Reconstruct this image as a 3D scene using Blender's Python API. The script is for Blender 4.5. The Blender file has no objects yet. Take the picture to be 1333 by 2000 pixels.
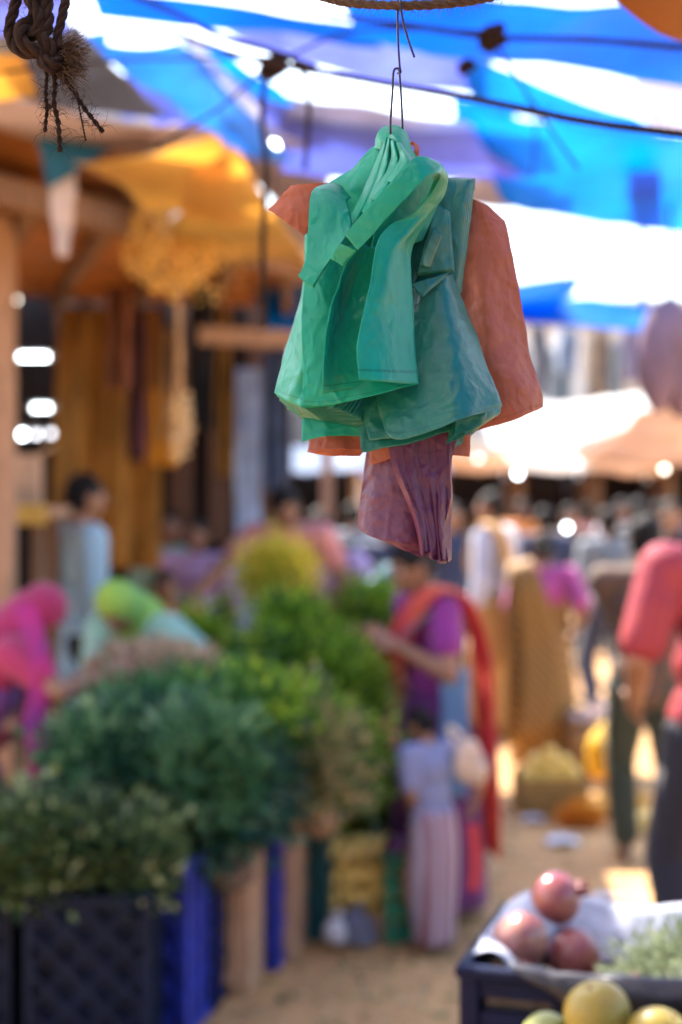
import bpy, bmesh, math, random
import numpy as np
from mathutils import Vector, Matrix, noise

random.seed(7)
rng = np.random.default_rng(7)
scn = bpy.context.scene
COL = scn.collection
R = math.radians
F = 2778.0          # focal length in photo pixels (50 mm, 36 mm tall frame, 2000 px)
CAMH = 1.65
HY = 985.0

# ------------------------------------------------------------------ camera, sky, sun, exposure
cam_d = bpy.data.cameras.new('camera')
cam = bpy.data.objects.new('camera', cam_d)
COL.objects.link(cam)
cam.location = (0, 0, CAMH)
cam.rotation_euler = (R(90), 0, 0)
cam_d.sensor_fit = 'VERTICAL'
cam_d.sensor_height = 36
cam_d.sensor_width = 24
cam_d.lens = 50
cam_d.shift_y = -15 / 2000
cam_d.clip_end = 500
cam_d.clip_start = 0.05
cam_d.dof.use_dof = True
cam_d.dof.focus_distance = 1.25
cam_d.dof.aperture_fstop = 2.8
scn.camera = cam

SUN_AZ = Vector((-0.42, 0.60, 0.95)).normalized()     # towards the sun: beyond the market, to the left
world = bpy.data.worlds.new('World')
scn.world = world
world.use_nodes = True
wn = world.node_tree.nodes
bg = wn['Background']
sky = wn.new('ShaderNodeTexSky')
sky.sky_type = 'NISHITA'
sky.sun_disc = False
sky.sun_elevation = math.asin(SUN_AZ.z)
sky.sun_rotation = math.atan2(SUN_AZ.x, SUN_AZ.y)
sky.dust_density = 2.5
sky.air_density = 1.2
world.node_tree.links.new(sky.outputs[0], bg.inputs[0])
bg.inputs[1].default_value = 0.13

sun_d = bpy.data.lights.new('sun', 'SUN')
sun = bpy.data.objects.new('sun', sun_d)
COL.objects.link(sun)
sun_d.energy = 4.2
sun_d.angle = R(0.5)
sun_d.color = (1.0, 0.93, 0.82)
sun.rotation_euler = SUN_AZ.to_track_quat('Z', 'Y').to_euler()
sun.location = (-3, 5, 9)

scn.view_settings.view_transform = 'Standard'
scn.view_settings.look = 'None'
scn.view_settings.gamma = 1
scn.view_settings.use_curve_mapping = False
scn.view_settings.exposure = 2.45
scn.cycles.use_denoising = True
scn.cycles.max_bounces = 8
scn.cycles.diffuse_bounces = 4
scn.cycles.transmission_bounces = 6
scn.cycles.transparent_max_bounces = 6
scn.cycles.sample_clamp_indirect = 6


# ------------------------------------------------------------------ helpers
def P(px, py, Y):
    """a point of the photograph at the distance Y"""
    return Vector(((px - 666.5) / F * Y, Y, CAMH - (py - HY) / F * Y))


def PZ(px, py, z):
    """a point of the photograph at the height z"""
    return P(px, py, (CAMH - z) * F / (py - HY))


def tag(o, label=None, cat=None, group=None, kind=None):
    if label: o['label'] = label
    if cat: o['category'] = cat
    if group: o['group'] = group
    if kind: o['kind'] = kind
    return o


def empty(name, loc=(0, 0, 0), rz=0.0, label=None, cat=None, group=None, parent=None):
    o = bpy.data.objects.new(name, None)
    o.empty_display_size = 0.05
    COL.objects.link(o)
    o.location = loc
    o.rotation_euler = (0, 0, rz)
    if parent: o.parent = parent
    return tag(o, label, cat, group)


def link(name, me, m=None, parent=None, smooth=False):
    o = bpy.data.objects.new(name, me)
    COL.objects.link(o)
    if m is not None and len(me.materials) == 0:
        me.materials.append(m)
    if parent is not None:
        o.parent = parent
    if smooth:
        me.polygons.foreach_set('use_smooth', [True] * len(me.polygons))
    return o


def mesh(name, verts, faces, m=None, parent=None, smooth=False):
    me = bpy.data.meshes.new(name)
    me.from_pydata([tuple(v) for v in verts], [], faces)
    me.update()
    return link(name, me, m, parent, smooth)


def copy_tree(o, parent=None, loc=None, rz=None, label=None):
    c = o.copy()
    COL.objects.link(c)
    if parent is not None:
        c.parent = parent
    if loc is not None: c.location = loc
    if rz is not None: c.rotation_euler.z = rz
    if label: c['label'] = label
    for ch in list(o.children):
        copy_tree(ch, c)
    return c


def box_mesh(name, sx, sy, sz, bev=0.0, ctr=(0, 0, 0)):
    bm = bmesh.new()
    bmesh.ops.create_cube(bm, size=1)
    for v in bm.verts:
        v.co = Vector((v.co.x * sx + ctr[0], v.co.y * sy + ctr[1], v.co.z * sz + ctr[2]))
    if bev:
        bmesh.ops.bevel(bm, geom=bm.edges[:], offset=bev, segments=1, affect='EDGES')
    me = bpy.data.meshes.new(name)
    bm.to_mesh(me)
    bm.free()
    return me


def bar_mesh(name, a, b, w, t):
    """box of section w x t running from a to b"""
    a, b = Vector(a), Vector(b)
    d = b - a
    me = box_mesh(name, w, t, d.length)
    me.transform(Matrix.Translation((a + b) / 2) @ d.to_track_quat('Z', 'Y').to_matrix().to_4x4())
    return me


def spline(pts, n):
    """Catmull-Rom through pts, n samples"""
    p = np.array(pts, float)
    k = len(p)
    if k == 1: return np.repeat(p, n, 0)
    if k == 2:
        t = np.linspace(0, 1, n)[:, None]
        return p[0] * (1 - t) + p[1] * t
    q = np.vstack([2 * p[0] - p[1], p, 2 * p[-1] - p[-2]])
    out = []
    for s in np.linspace(0, k - 1, n):
        i = min(int(s), k - 2)
        t = s - i
        a, b, c, d = q[i], q[i + 1], q[i + 2], q[i + 3]
        out.append(0.5 * ((2 * b) + (c - a) * t + (2 * a - 5 * b + 4 * c - d) * t * t + (3 * b - a - 3 * c + d) * t ** 3))
    return np.array(out)


def linear(pts, n):
    p = np.array(pts, float)
    s = np.linspace(0, len(p) - 1, n)
    i = np.minimum(s.astype(int), len(p) - 2)
    t = (s - i)[:, None]
    return p[i] * (1 - t) + p[i + 1] * t


def grid_obj(name, G, m, parent=None, thick=0.0, smooth=True, wob=0.0, wscale=20, crease=0.0, hem=1.0):
    """G: (nv, nu, 3) array of points -> a sheet with uv"""
    nv, nu = G.shape[:2]
    V = G.reshape(-1, 3).copy()
    faces = [(j * nu + i, j * nu + i + 1, (j + 1) * nu + i + 1, (j + 1) * nu + i) for j in range(nv - 1) for i in range(nu - 1)]
    if wob:
        for k in range(len(V)):
            n = noise.noise_vector(Vector(V[k]) * wscale)
            n2 = noise.noise_vector(Vector(V[k]) * wscale * 2.7 + Vector((9, 3, 5)))
            V[k] += (np.array(n) + 0.4 * np.array(n2)) * wob
            if crease:
                c_ = max(0.0, 1 - 5 * abs(noise.noise(Vector(V[k]) * 34 + Vector((2, 7, 1))))) + 0.6 * max(0.0, 1 - 6 * abs(noise.noise(Vector(V[k]) * 70)))
                V[k][1] -= crease * c_
    o = mesh(name, V, faces, m, parent, smooth)
    me = o.data
    uv = me.uv_layers.new(name='UVMap')
    vi = np.zeros(len(me.loops), int)
    me.loops.foreach_get('vertex_index', vi)
    u = (vi % nu) / (nu - 1)
    v = (vi // nu) / (nv - 1)
    v = v * (0.9 / hem) if hem else v * 0.85
    uv.data.foreach_set('uv', np.stack([u, v], 1).ravel())
    if thick:
        md = o.modifiers.new('thickness', 'SOLIDIFY')
        md.thickness = thick
        md.offset = 0
    return o


def loft_rows(rows, nu, nv, lin_u=False, lin_v=False):
    A = [(linear if lin_u else spline)(r, nu) for r in rows]
    A = np.array(A)
    out = np.zeros((nv, nu, A.shape[2]))
    for i in range(nu):
        out[:, i] = (linear if lin_v else spline)(A[:, i], nv)
    return out


def tube_geo(path, radii, seg=8, V=None, Fc=None, cap=True):
    if V is None: V, Fc = [], []
    n = len(path)
    path = [Vector(p) for p in path]
    if not hasattr(radii, '__len__'): radii = [radii] * n
    t0 = (path[1] - path[0]).normalized()
    ref = Vector((0, 0, 1)) if abs(t0.z) < 0.9 else Vector((1, 0, 0))
    u = t0.cross(ref).normalized()
    base = len(V)
    for i in range(n):
        t = (path[min(i + 1, n - 1)] - path[max(i - 1, 0)])
        if t.length < 1e-9: t = t0
        t = t.normalized()
        u = (u - t * u.dot(t))
        if u.length < 1e-6: u = t.orthogonal()
        u.normalize()
        w = t.cross(u)
        for k in range(seg):
            a = 2 * math.pi * k / seg
            V.append(tuple(path[i] + (u * math.cos(a) + w * math.sin(a)) * radii[i]))
    for i in range(n - 1):
        for k in range(seg):
            k2 = (k + 1) % seg
            Fc.append((base + i * seg + k, base + i * seg + k2, base + (i + 1) * seg + k2, base + (i + 1) * seg + k))
    if cap:
        Fc.append(tuple(base + k for k in range(seg))[::-1])
        Fc.append(tuple(base + (n - 1) * seg + k for k in range(seg)))
    return V, Fc


def tube(name, path, radii, m, parent=None, seg=8):
    V, Fc = tube_geo(path, radii, seg)
    return mesh(name, V, Fc, m, parent, True)


def rope_geo(path, r, V, Fc, pitch=None, strands=3, seg=6, hair=0, hair_len=0.012):
    """a laid rope: strands winding round a path, with stray fibres"""
    path = [Vector(p) for p in path]
    L = [0.0]
    for a, b in zip(path, path[1:]): L.append(L[-1] + (b - a).length)
    pitch = pitch or r * 7
    n = max(8, int(L[-1] / pitch * 12))
    pp = spline([tuple(p) for p in path], n)
    pp = [Vector(p) for p in pp]
    fr = []
    t0 = (pp[1] - pp[0]).normalized()
    u = t0.orthogonal().normalized()
    acc = 0
    for i in range(n):
        t = (pp[min(i + 1, n - 1)] - pp[max(i - 1, 0)]).normalized()
        u = (u - t * u.dot(t)).normalized()
        if i: acc += (pp[i] - pp[i - 1]).length
        fr.append((u.copy(), t.cross(u), acc))
    for s in range(strands):
        sp = []
        for i in range(n):
            u, w, a = fr[i]
            ph = 2 * math.pi * (a / pitch + s / strands)
            sp.append(pp[i] + (u * math.cos(ph) + w * math.sin(ph)) * r * 0.5)
        tube_geo(sp, r * 0.58, seg, V, Fc)
    for k in range(hair):
        i = random.randrange(n)
        u, w, a = fr[i]
        ph = random.uniform(0, 6.28)
        d = (u * math.cos(ph) + w * math.sin(ph))
        t = u.cross(w) * random.uniform(-1, 1)
        l = hair_len * random.uniform(0.3, 1.2)
        p0 = pp[i] + d * r * 0.8
        p1 = p0 + (d + t * 0.8).normalized() * l * 0.5
        p2 = p1 + (d * 0.5 + t * 1.2 + Vector((0, 0, -0.5))).normalized() * l * 0.5
        tube_geo([p0, p1, p2], [0.00022, 0.00018, 0.0001], 3, V, Fc, cap=False)
    return V, Fc


# ------------------------------------------------------------------ materials
def nt(name):
    m = bpy.data.materials.new(name)
    m.use_nodes = True
    return m, m.node_tree.nodes, m.node_tree.links


def M(name, col, rough=0.65, var=0.25, scale=12, bump=0.3, bscale=60, trans=0.0, spec=0.4, metal=0.0, col2=None, dist=0.004,
      sheen=0.0, stretch=None, tint=None):
    m, N, L = nt(name)
    b = N['Principled BSDF']
    b.inputs['Roughness'].default_value = rough
    b.inputs['Specular IOR Level'].default_value = spec
    b.inputs['Metallic'].default_value = metal
    if sheen: b.inputs['Sheen Weight'].default_value = sheen
    tc = N.new('ShaderNodeTexCoord')
    src = tc.outputs['Object']
    if stretch:
        mp = N.new('ShaderNodeMapping')
        mp.inputs['Scale'].default_value = stretch
        L.new(src, mp.inputs[0])
        src = mp.outputs[0]
    nz = N.new('ShaderNodeTexNoise')
    nz.inputs['Scale'].default_value = scale
    nz.inputs['Detail'].default_value = 6
    nz.inputs['Roughness'].default_value = 0.65
    L.new(src, nz.inputs['Vector'])
    mx = N.new('ShaderNodeMix')
    mx.data_type = 'RGBA'
    c = Vector(col[:3])
    c2 = Vector(col2) if col2 else c * (1 - var * 1.6)
    c1 = c if col2 else c * (1 + var * 0.6)
    mx.inputs[6].default_value = (*c1, 1)
    mx.inputs[7].default_value = (*c2, 1)
    rp = N.new('ShaderNodeMapRange')
    rp.inputs[1].default_value = 0.32
    rp.inputs[2].default_value = 0.68
    L.new(nz.outputs['Fac'], rp.inputs[0])
    L.new(rp.outputs[0], mx.inputs[0])
    cout = mx.outputs[2]
    L.new(cout, b.inputs['Base Color'])
    if bump:
        n2 = N.new('ShaderNodeTexNoise')
        n2.inputs['Scale'].default_value = bscale
        n2.inputs['Detail'].default_value = 5
        L.new(src, n2.inputs['Vector'])
        bp = N.new('ShaderNodeBump')
        bp.inputs['Strength'].default_value = bump
        bp.inputs['Distance'].default_value = dist
        L.new(n2.outputs['Fac'], bp.inputs['Height'])
        L.new(bp.outputs[0], b.inputs['Normal'])
    if trans:
        tr = N.new('ShaderNodeBsdfTranslucent')
        L.new(cout, tr.inputs['Color'])
        ms = N.new('ShaderNodeMixShader')
        ms.inputs[0].default_value = trans
        L.new(b.outputs[0], ms.inputs[1])
        L.new(tr.outputs[0], ms.inputs[2])
        L.new(ms.outputs[0], N['Material Output'].inputs[0])
    return m


def M_leaf(name, cols, trans=0.35, rough=0.5):
    m, N, L = nt(name)
    b = N['Principled BSDF']
    b.inputs['Roughness'].default_value = rough
    b.inputs['Specular IOR Level'].default_value = 0.5
    at = N.new('ShaderNodeAttribute')
    at.attribute_name = 'tint'
    cr = N.new('ShaderNodeValToRGB')
    e = cr.color_ramp.elements
    e[0].color = (*cols[0], 1)
    e[1].color = (*cols[-1], 1)
    for i, c in enumerate(cols[1:-1]):
        x = e.new((i + 1) / (len(cols) - 1))
        x.color = (*c, 1)
    L.new(at.outputs['Fac'], cr.inputs[0])
    L.new(cr.outputs[0], b.inputs['Base Color'])
    tr = N.new('ShaderNodeBsdfTranslucent')
    L.new(cr.outputs[0], tr.inputs[0])
    ms = N.new('ShaderNodeMixShader')
    ms.inputs[0].default_value = trans
    L.new(b.outputs[0], ms.inputs[1])
    L.new(tr.outputs[0], ms.inputs[2])
    L.new(ms.outputs[0], N['Material Output'].inputs[0])
    return m


def M_plastic(name, col, trans=0.35, rough=0.34, crinkle=0.5, hem=0.9, hem_u=None):
    """thin carrier-bag film: sheen, fine crinkles, a welded hem line near one end of the sheet"""
    m, N, L = nt(name)
    b = N['Principled BSDF']
    b.inputs['Specular IOR Level'].default_value = 0.45
    tc = N.new('ShaderNodeTexCoord')
    nz = N.new('ShaderNodeTexNoise')
    nz.inputs['Scale'].default_value = 38
    nz.inputs['Detail'].default_value = 7
    nz.inputs['Roughness'].default_value = 0.6
    L.new(tc.outputs['Object'], nz.inputs['Vector'])
    cr = N.new('ShaderNodeMix')
    cr.data_type = 'RGBA'
    c = Vector(col)
    cr.inputs[6].default_value = (*(c * 0.86), 1)
    cr.inputs[7].default_value = (*(c * 1.1 + Vector((0.012, 0.016, 0.014))), 1)
    L.new(nz.outputs['Fac'], cr.inputs[0])
    # hem: a thin line at v = hem
    sx = N.new('ShaderNodeSeparateXYZ')
    L.new(tc.outputs['UV'], sx.inputs[0])
    cmp = N.new('ShaderNodeMath')
    cmp.operation = 'COMPARE'
    cmp.inputs[1].default_value = hem
    cmp.inputs[2].default_value = 0.003
    L.new(sx.outputs['Y'], cmp.inputs[0])
    hm = N.new('ShaderNodeMix')
    hm.data_type = 'RGBA'
    L.new(cmp.outputs[0], hm.inputs[0])
    L.new(cr.outputs[2], hm.inputs[6])
    hm.inputs[7].default_value = (*(c * 0.72), 1)
    # rubbed, whitened streaks in the film
    mp = N.new('ShaderNodeMapping')
    mp.inputs['Rotation'].default_value = (0.3, 0.5, 0.2)
    mp.inputs['Scale'].default_value = (160, 160, 26)
    L.new(tc.outputs['Object'], mp.inputs[0])
    sn = N.new('ShaderNodeTexNoise')
    sn.inputs['Scale'].default_value = 1.0
    sn.inputs['Detail'].default_value = 5
    sn.inputs['Roughness'].default_value = 0.7
    L.new(mp.outputs[0], sn.inputs['Vector'])
    sr = N.new('ShaderNodeMapRange')
    sr.inputs[1].default_value = 0.52
    sr.inputs[2].default_value = 0.78
    sr.inputs[4].default_value = 0.3
    L.new(sn.outputs['Fac'], sr.inputs[0])
    st = N.new('ShaderNodeMix')
    st.data_type = 'RGBA'
    L.new(sr.outputs[0], st.inputs[0])
    L.new(hm.outputs[2], st.inputs[6])
    st.inputs[7].default_value = (*(c * 1.5 + Vector((0.03, 0.03, 0.03))), 1)
    hm = st
    L.new(hm.outputs[2], b.inputs['Base Color'])
    rr = N.new('ShaderNodeMapRange')
    rr.inputs[3].default_value = rough - 0.02
    rr.inputs[4].default_value = rough + 0.16
    L.new(nz.outputs['Fac'], rr.inputs[0])
    L.new(rr.outputs[0], b.inputs['Roughness'])
    # crinkles: two scales of creases plus the fine weave of the film
    vo = N.new('ShaderNodeTexVoronoi')
    vo.feature = 'DISTANCE_TO_EDGE'
    vo.inputs['Scale'].default_value = 42
    wv = N.new('ShaderNodeTexNoise')
    wv.inputs['Scale'].default_value = 25
    L.new(tc.outputs['Object'], wv.inputs['Vector'])
    ad = N.new('ShaderNodeMixRGB')
    ad.inputs[0].default_value = 0.06
    L.new(tc.outputs['Object'], ad.inputs[1])
    L.new(wv.outputs['Color'], ad.inputs[2])
    L.new(ad.outputs[0], vo.inputs['Vector'])
    n3 = N.new('ShaderNodeTexNoise')
    n3.inputs['Scale'].default_value = 75
    n3.inputs['Detail'].default_value = 3
    n3.inputs['Roughness'].default_value = 0.5
    L.new(tc.outputs['Object'], n3.inputs['Vector'])
    wa = N.new('ShaderNodeTexWave')
    wa.inputs['Scale'].default_value = 330
    wa.inputs['Distortion'].default_value = 6
    L.new(tc.outputs['Object'], wa.inputs['Vector'])
    m1 = N.new('ShaderNodeMath')
    m1.operation = 'MULTIPLY_ADD'
    m1.inputs[1].default_value = 1.0
    L.new(vo.outputs['Distance'], m1.inputs[0])
    n4 = N.new('ShaderNodeMath')
    n4.operation = 'MULTIPLY_ADD'
    n4.inputs[1].default_value = 0.25
    L.new(sn.outputs['Fac'], n4.inputs[0])
    L.new(n3.outputs['Fac'], n4.inputs[2])
    L.new(n4.outputs[0], m1.inputs[2])
    m2 = N.new('ShaderNodeMath')
    m2.operation = 'MULTIPLY_ADD'
    m2.inputs[1].default_value = 0.03
    L.new(wa.outputs['Fac'], m2.inputs[0])
    L.new(m1.outputs[0], m2.inputs[2])
    m3 = N.new('ShaderNodeMath')
    m3.operation = 'SUBTRACT'
    L.new(m2.outputs[0], m3.inputs[0])
    L.new(cmp.outputs[0], m3.inputs[1])
    bp = N.new('ShaderNodeBump')
    bp.inputs['Strength'].default_value = crinkle
    bp.inputs['Distance'].default_value = 0.0026
    L.new(m3.outputs[0], bp.inputs['Height'])
    L.new(bp.outputs[0], b.inputs['Normal'])
    tr = N.new('ShaderNodeBsdfTranslucent')
    L.new(hm.outputs[2], tr.inputs[0])
    ms = N.new('ShaderNodeMixShader')
    ms.inputs[0].default_value = trans
    L.new(b.outputs[0], ms.inputs[1])
    L.new(tr.outputs[0], ms.inputs[2])
    L.new(ms.outputs[0], N['Material Output'].inputs[0])
    return m


def M_emit(name, col, s):
    m, N, L = nt(name)
    b = N['Principled BSDF']
    b.inputs['Emission Color'].default_value = (*col, 1)
    b.inputs['Emission Strength'].default_value = s
    b.inputs['Base Color'].default_value = (0.8, 0.8, 0.8, 1)
    return m


def M_stripes(name, c1, c2, scale=30, axis='DIAGONAL', rough=0.7):
    m, N, L = nt(name)
    b = N['Principled BSDF']
    b.inputs['Roughness'].default_value = rough
    tc = N.new('ShaderNodeTexCoord')
    w = N.new('ShaderNodeTexWave')
    w.bands_direction = axis
    w.inputs['Scale'].default_value = scale
    w.inputs['Distortion'].default_value = 1.2
    L.new(tc.outputs['Object'], w.inputs['Vector'])
    mx = N.new('ShaderNodeMix')
    mx.data_type = 'RGBA'
    mx.inputs[6].default_value = (*c1, 1)
    mx.inputs[7].default_value = (*c2, 1)
    L.new(w.outputs['Fac'], mx.inputs[0])
    L.new(mx.outputs[2], b.inputs['Base Color'])
    return m


m_ground = M('dirt', (0.60, 0.34, 0.14), 0.9, scale=1.1, bump=0.7, bscale=14, col2=(0.30, 0.155, 0.065), dist=0.03)
m_wood = M('worn_wood', (0.22, 0.12, 0.06), 0.75, stretch=(3, 3, 0.6), scale=9)
m_wood_pale = M('pale_wood', (0.42, 0.25, 0.15), 0.75, stretch=(4, 4, 0.7), scale=9)
m_jute = M('jute', (0.30, 0.19, 0.11), 0.9, scale=18, bump=0.6, bscale=160)
m_coir = M('coir', (0.021, 0.012, 0.010), 0.85, spec=0.1, scale=90, bump=0.7, bscale=500, dist=0.001)
m_coir2 = M('coir_top', (0.06, 0.033, 0.02), 0.85, scale=90, bump=0.7, bscale=500, dist=0.001)
m_wire = M('dark_wire', (0.03, 0.025, 0.04), 0.35, metal=0.7, bump=0.1, bscale=300)
m_skin = M('skin', (0.26, 0.125, 0.07), 0.5, var=0.12, bump=0.1, bscale=150)
m_skin_dark = M('skin_dark', (0.16, 0.075, 0.045), 0.5, var=0.12, bump=0.1, bscale=150)
m_hair = M('hair', (0.010, 0.008, 0.008), 0.65, spec=0.15, bump=0.5, bscale=200, stretch=(1, 1, 0.2))
m_eye = M('eye_white', (0.75, 0.72, 0.68), 0.2, var=0.03, bump=0)
m_lips = M('lips', (0.22, 0.07, 0.06), 0.45, bump=0)

# ------------------------------------------------------------------ the setting
g = loft_rows([[(-60, -30, 0), (60, -30, 0)], [(-60, 120, 0), (60, 120, 0)]], 2, 2)
ground = mesh('ground', [(-150, -60, 0), (150, -60, 0), (150, 300, 0), (-150, 300, 0)], [(0, 1, 2, 3)], m_ground)
tag(ground, kind='structure')


def Yz(py, z):
    return (z - CAMH) * F / (HY - py)


def pz(t):
    """(px, py, z) -> point at that height; (px, py, 'Y', d) -> point at that distance"""
    if len(t) == 4: return P(t[0], t[1], t[3])
    return P(t[0], t[1], Yz(t[1], t[2]))


def tarp(name, q, m, label, cat='tarp', group='tarps strung over the market', sag=0.08, n=18, wob=0.03, wscale=2.2, thick=0.004):
    a, b, c, d = [pz(t) for t in q]
    G = np.zeros((n, n, 3))
    for j in range(n):
        v = j / (n - 1)
        for i in range(n):
            u = i / (n - 1)
            p = (a * (1 - u) + b * u) * (1 - v) + (d * (1 - u) + c * u) * v
            p = p + Vector((0, 0, -sag * 4 * u * (1 - u) * (0.4 + 0.6 * 4 * v * (1 - v))))
            G[j, i] = p
    o = grid_obj(name, G, m, thick=thick, wob=wob, wscale=wscale)
    return tag(o, label, cat, group)


def M_tarp(name, col, trans=0.6, var=0.2):
    return M(name, col, 0.45, var, scale=2.5, bump=0.5, bscale=9, trans=trans, dist=0.02)


t_cyan = M_tarp('tarp_cyan', (0.004, 0.40, 0.88), 0.65)
t_blue = M_tarp('tarp_blue', (0.006, 0.27, 0.78))
t_lav = M_tarp('tarp_lavender', (0.26, 0.33, 0.72))
t_pale = M_tarp('tarp_pale', (0.62, 0.62, 0.74))
t_light = M_tarp('tarp_light_blue', (0.08, 0.40, 0.86))
t_slate = M_tarp('tarp_slate', (0.10, 0.14, 0.24), 0.3)
t_teal = M_tarp('tarp_teal', (0.01, 0.16, 0.26), 0.4)
t_gold = M_tarp('tarp_gold', (0.80, 0.54, 0.18), 0.6)
t_cream = M_tarp('tarp_cream', (0.72, 0.62, 0.55), 0.55)
t_brown = M_tarp('tarp_brown', (0.33, 0.13, 0.035), 0.45)
t_dust = M_tarp('tarp_dust', (0.40, 0.31, 0.28), 0.4)
t_white = M_tarp('tarp_white', (0.8, 0.8, 0.8), 0.6)

# ---- overhead sheets
tc = tarp('tarp', [(900, 205, 2.95), (1420, 262, 2.95), (1420, 468, 2.82), (985, 392, 2.82)], t_cyan,
          'bright cyan blue tarp with a dark square patch, below the long dark rope', sag=0.05)
a = P(1228, 280, 5.05); b = P(1292, 278, 5.05); c = P(1290, 385, 6.0); d = P(1228, 388, 6.0)
pt = mesh('patch', [v + Vector((0, 0, dz)) for dz in (-0.10, -0.106) for v in (a, b, c, d)],
          [(0, 1, 2, 3), (4, 5, 6, 7), (0, 1, 5, 4), (1, 2, 6, 5), (2, 3, 7, 6), (3, 0, 4, 7)], t_blue, tc)
tarp('tarp', [(640, -60, 2.75), (1420, 20, 2.75), (1420, 178, 2.72), (700, 62, 2.72)], t_blue,
     'deep blue tarp along the top edge above the coir rope', sag=0.03)
tarp('tarp', [(915, 112, 2.85), (1270, 240, 2.85), (1310, 262, 2.82), (930, 206, 2.82)], t_cyan,
     'narrow cyan tarp strip between the white gap and the long dark rope', sag=0.02)
tarp('tarp', [(1238, 138, 2.85), (1420, 165, 2.85), (1420, 268, 2.82), (1262, 246, 2.82)], t_pale,
     'pale lavender tarp with upright folds at the right frame edge', sag=0.03)
tarp('tarp', [(170, -30, 2.8), (720, 40, 2.8), (740, 78, 2.8), (190, 30, 2.8)], t_blue,
     'narrow royal blue tarp strip above the rope knot', sag=0.02)
tarp('tarp', [(520, 45, 2.9), (945, 75, 2.9), (945, 190, 2.85), (560, 118, 2.85)], t_lav,
     'lavender tarp behind the wire hook, above the long dark rope', sag=0.02)
tarp('tarp', [(330, 62, 2.95), (420, 92, 2.95), (585, 205, 2.9), (500, 190, 2.9)], t_cyan,
     'slim cyan tarp edge beside the white gap left of the rope knot', sag=0.01)
tarp('tarp', [(340, 95, 3.0), (500, 175, 3.0), (640, 262, 2.95), (520, 282, 2.95)], t_lav,
     'lavender tarp panel under the rope knot', sag=0.02)
tarp('tarp', [(540, 236, 2.95), (960, 246, 2.95), (1050, 345, 2.85), (560, 340, 2.85)], t_lav,
     'long periwinkle tarp behind the top of the green bags', sag=0.04)
tarp('tarp', [(560, 186, 2.98), (905, 232, 2.98), (940, 258, 2.95), (560, 238, 2.95)], t_pale,
     'whitish tarp strip just behind the wire loop', sag=0.01)
tarp('tarp', [(130, 52, 2.85), (345, 72, 2.85), (575, 315, 2.8), (430, 272, 2.8)], t_light,
     'light blue tarp panel slanting down right of the frayed rope', sag=0.05)
tarp('tarp', [(330, 62, 2.88), (372, 80, 2.88), (600, 300, 2.86), (560, 300, 2.86)], t_pale,
     'white diagonal tarp strip beside the light blue panel', sag=0.01)
tarp('tarp', [(-60, 55, 2.8), (150, 40, 2.8), (330, 235, 2.75), (60, 195, 2.75)], t_slate,
     'slate grey tarp behind the frayed rope ends', sag=0.04)
tarp('tarp', [(-60, -40, 2.7), (150, -30, 2.7), (150, 50, 2.7), (-60, 60, 2.7)], t_lav,
     'pale blue tarp corner behind the top of the frayed rope', sag=0.02)
tarp('tarp', [(-70, 95, 2.74), (36, 108, 2.74), (78, 196, 2.72), (-70, 196, 2.72)], t_gold,
     'small golden tarp corner at the left frame edge beside the slate tarp', sag=0.01)
tarp('tarp', [(885, 268, 3.0), (1035, 285, 3.0), (1045, 405, 3.0), (900, 390, 3.0)], t_cream,
     'pale pinkish cloth behind the folded top of the dark green bags', cat='cloth', sag=0.03)
tarp('tarp', [(1135, -70, 2.4), (1440, -70, 2.4), (1440, 105, 2.35), (1320, 62, 2.35)], t_brown,
     'rust brown awning corner at the top right', cat='awning', sag=0.01)
tarp('tarp', [(150, 312, 2.86), (425, 262, 2.86), (480, 415, 2.8), (290, 405, 2.8)], t_gold,
     'golden yellow tarp over the shop front, left of the marigold bunch', sag=0.03)
tarp('tarp', [(380, 322, 2.82), (455, 282, 2.82), (612, 520, 2.75), (330, 482, 2.75)], t_gold,
     'golden yellow tarp hung above the marigold bunch, reaching the orange bag corner', sag=0.03)
tarp('tarp', [(500, 420, 2.9), (560, 380, 2.9), (625, 480, 2.85), (600, 540, 2.85)], t_cream,
     'cream tarp edge beside the orange bag corner', sag=0.01)
tarp('tarp', [(1000, 572, 'Y', 9.3), (1275, 592, 'Y', 9.3), (1275, 648, 'Y', 9.0), (1000, 628, 'Y', 9.0)], t_blue,
     'blue awning band below the white sky at right', cat='awning', sag=0.02)
tarp('tarp', [(515, 530, 'Y', 9.5), (640, 520, 'Y', 9.5), (640, 660, 'Y', 9.2), (515, 640, 'Y', 9.2)], t_cyan,
     'cyan blue awning piece behind the left edge of the green bags', cat='awning', sag=0.02)
tarp('tarp', [(930, 770, 'Y', 11), (1270, 760, 'Y', 10.5), (1275, 800, 'Y', 9.5), (960, 870, 'Y', 9.5)], t_white,
     'white sagging sheet above the crowd at right', cat='awning', sag=0.22)
tarp('tarp', [(1255, 800, 'Y', 7.5), (1420, 760, 'Y', 7.5), (1420, 905, 'Y', 6.8), (1150, 895, 'Y', 6.8)], t_brown,
     'brown awning below the hanging sack bundle', cat='awning', sag=0.04)
tarp('tarp', [(40, 105, 3.35), (350, 150, 3.35), (610, 330, 3.3), (40, 330, 3.3)], t_lav,
     'large dull lavender tarp high behind the slanting light blue panel', sag=0.03)
tarp('tarp', [(-80, 60, 3.4), (210, 60, 3.4), (210, 150, 3.4), (-80, 190, 3.4)], t_light,
     'light blue tarp high behind the slate tarp at the left', sag=0.03)
tarp('tarp', [(490, 240, 3.3), (1075, 250, 3.3), (1075, 352, 3.25), (540, 352, 3.25)], t_lav,
     'lavender tarp layer high above the periwinkle tarp', sag=0.03)
tarp('tarp', [(380, 20, 3.3), (960, 90, 3.3), (960, 150, 3.3), (505, 95, 3.3)], t_lav,
     'lavender tarp layer above the knot and the wire hook', sag=0.03)
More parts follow.
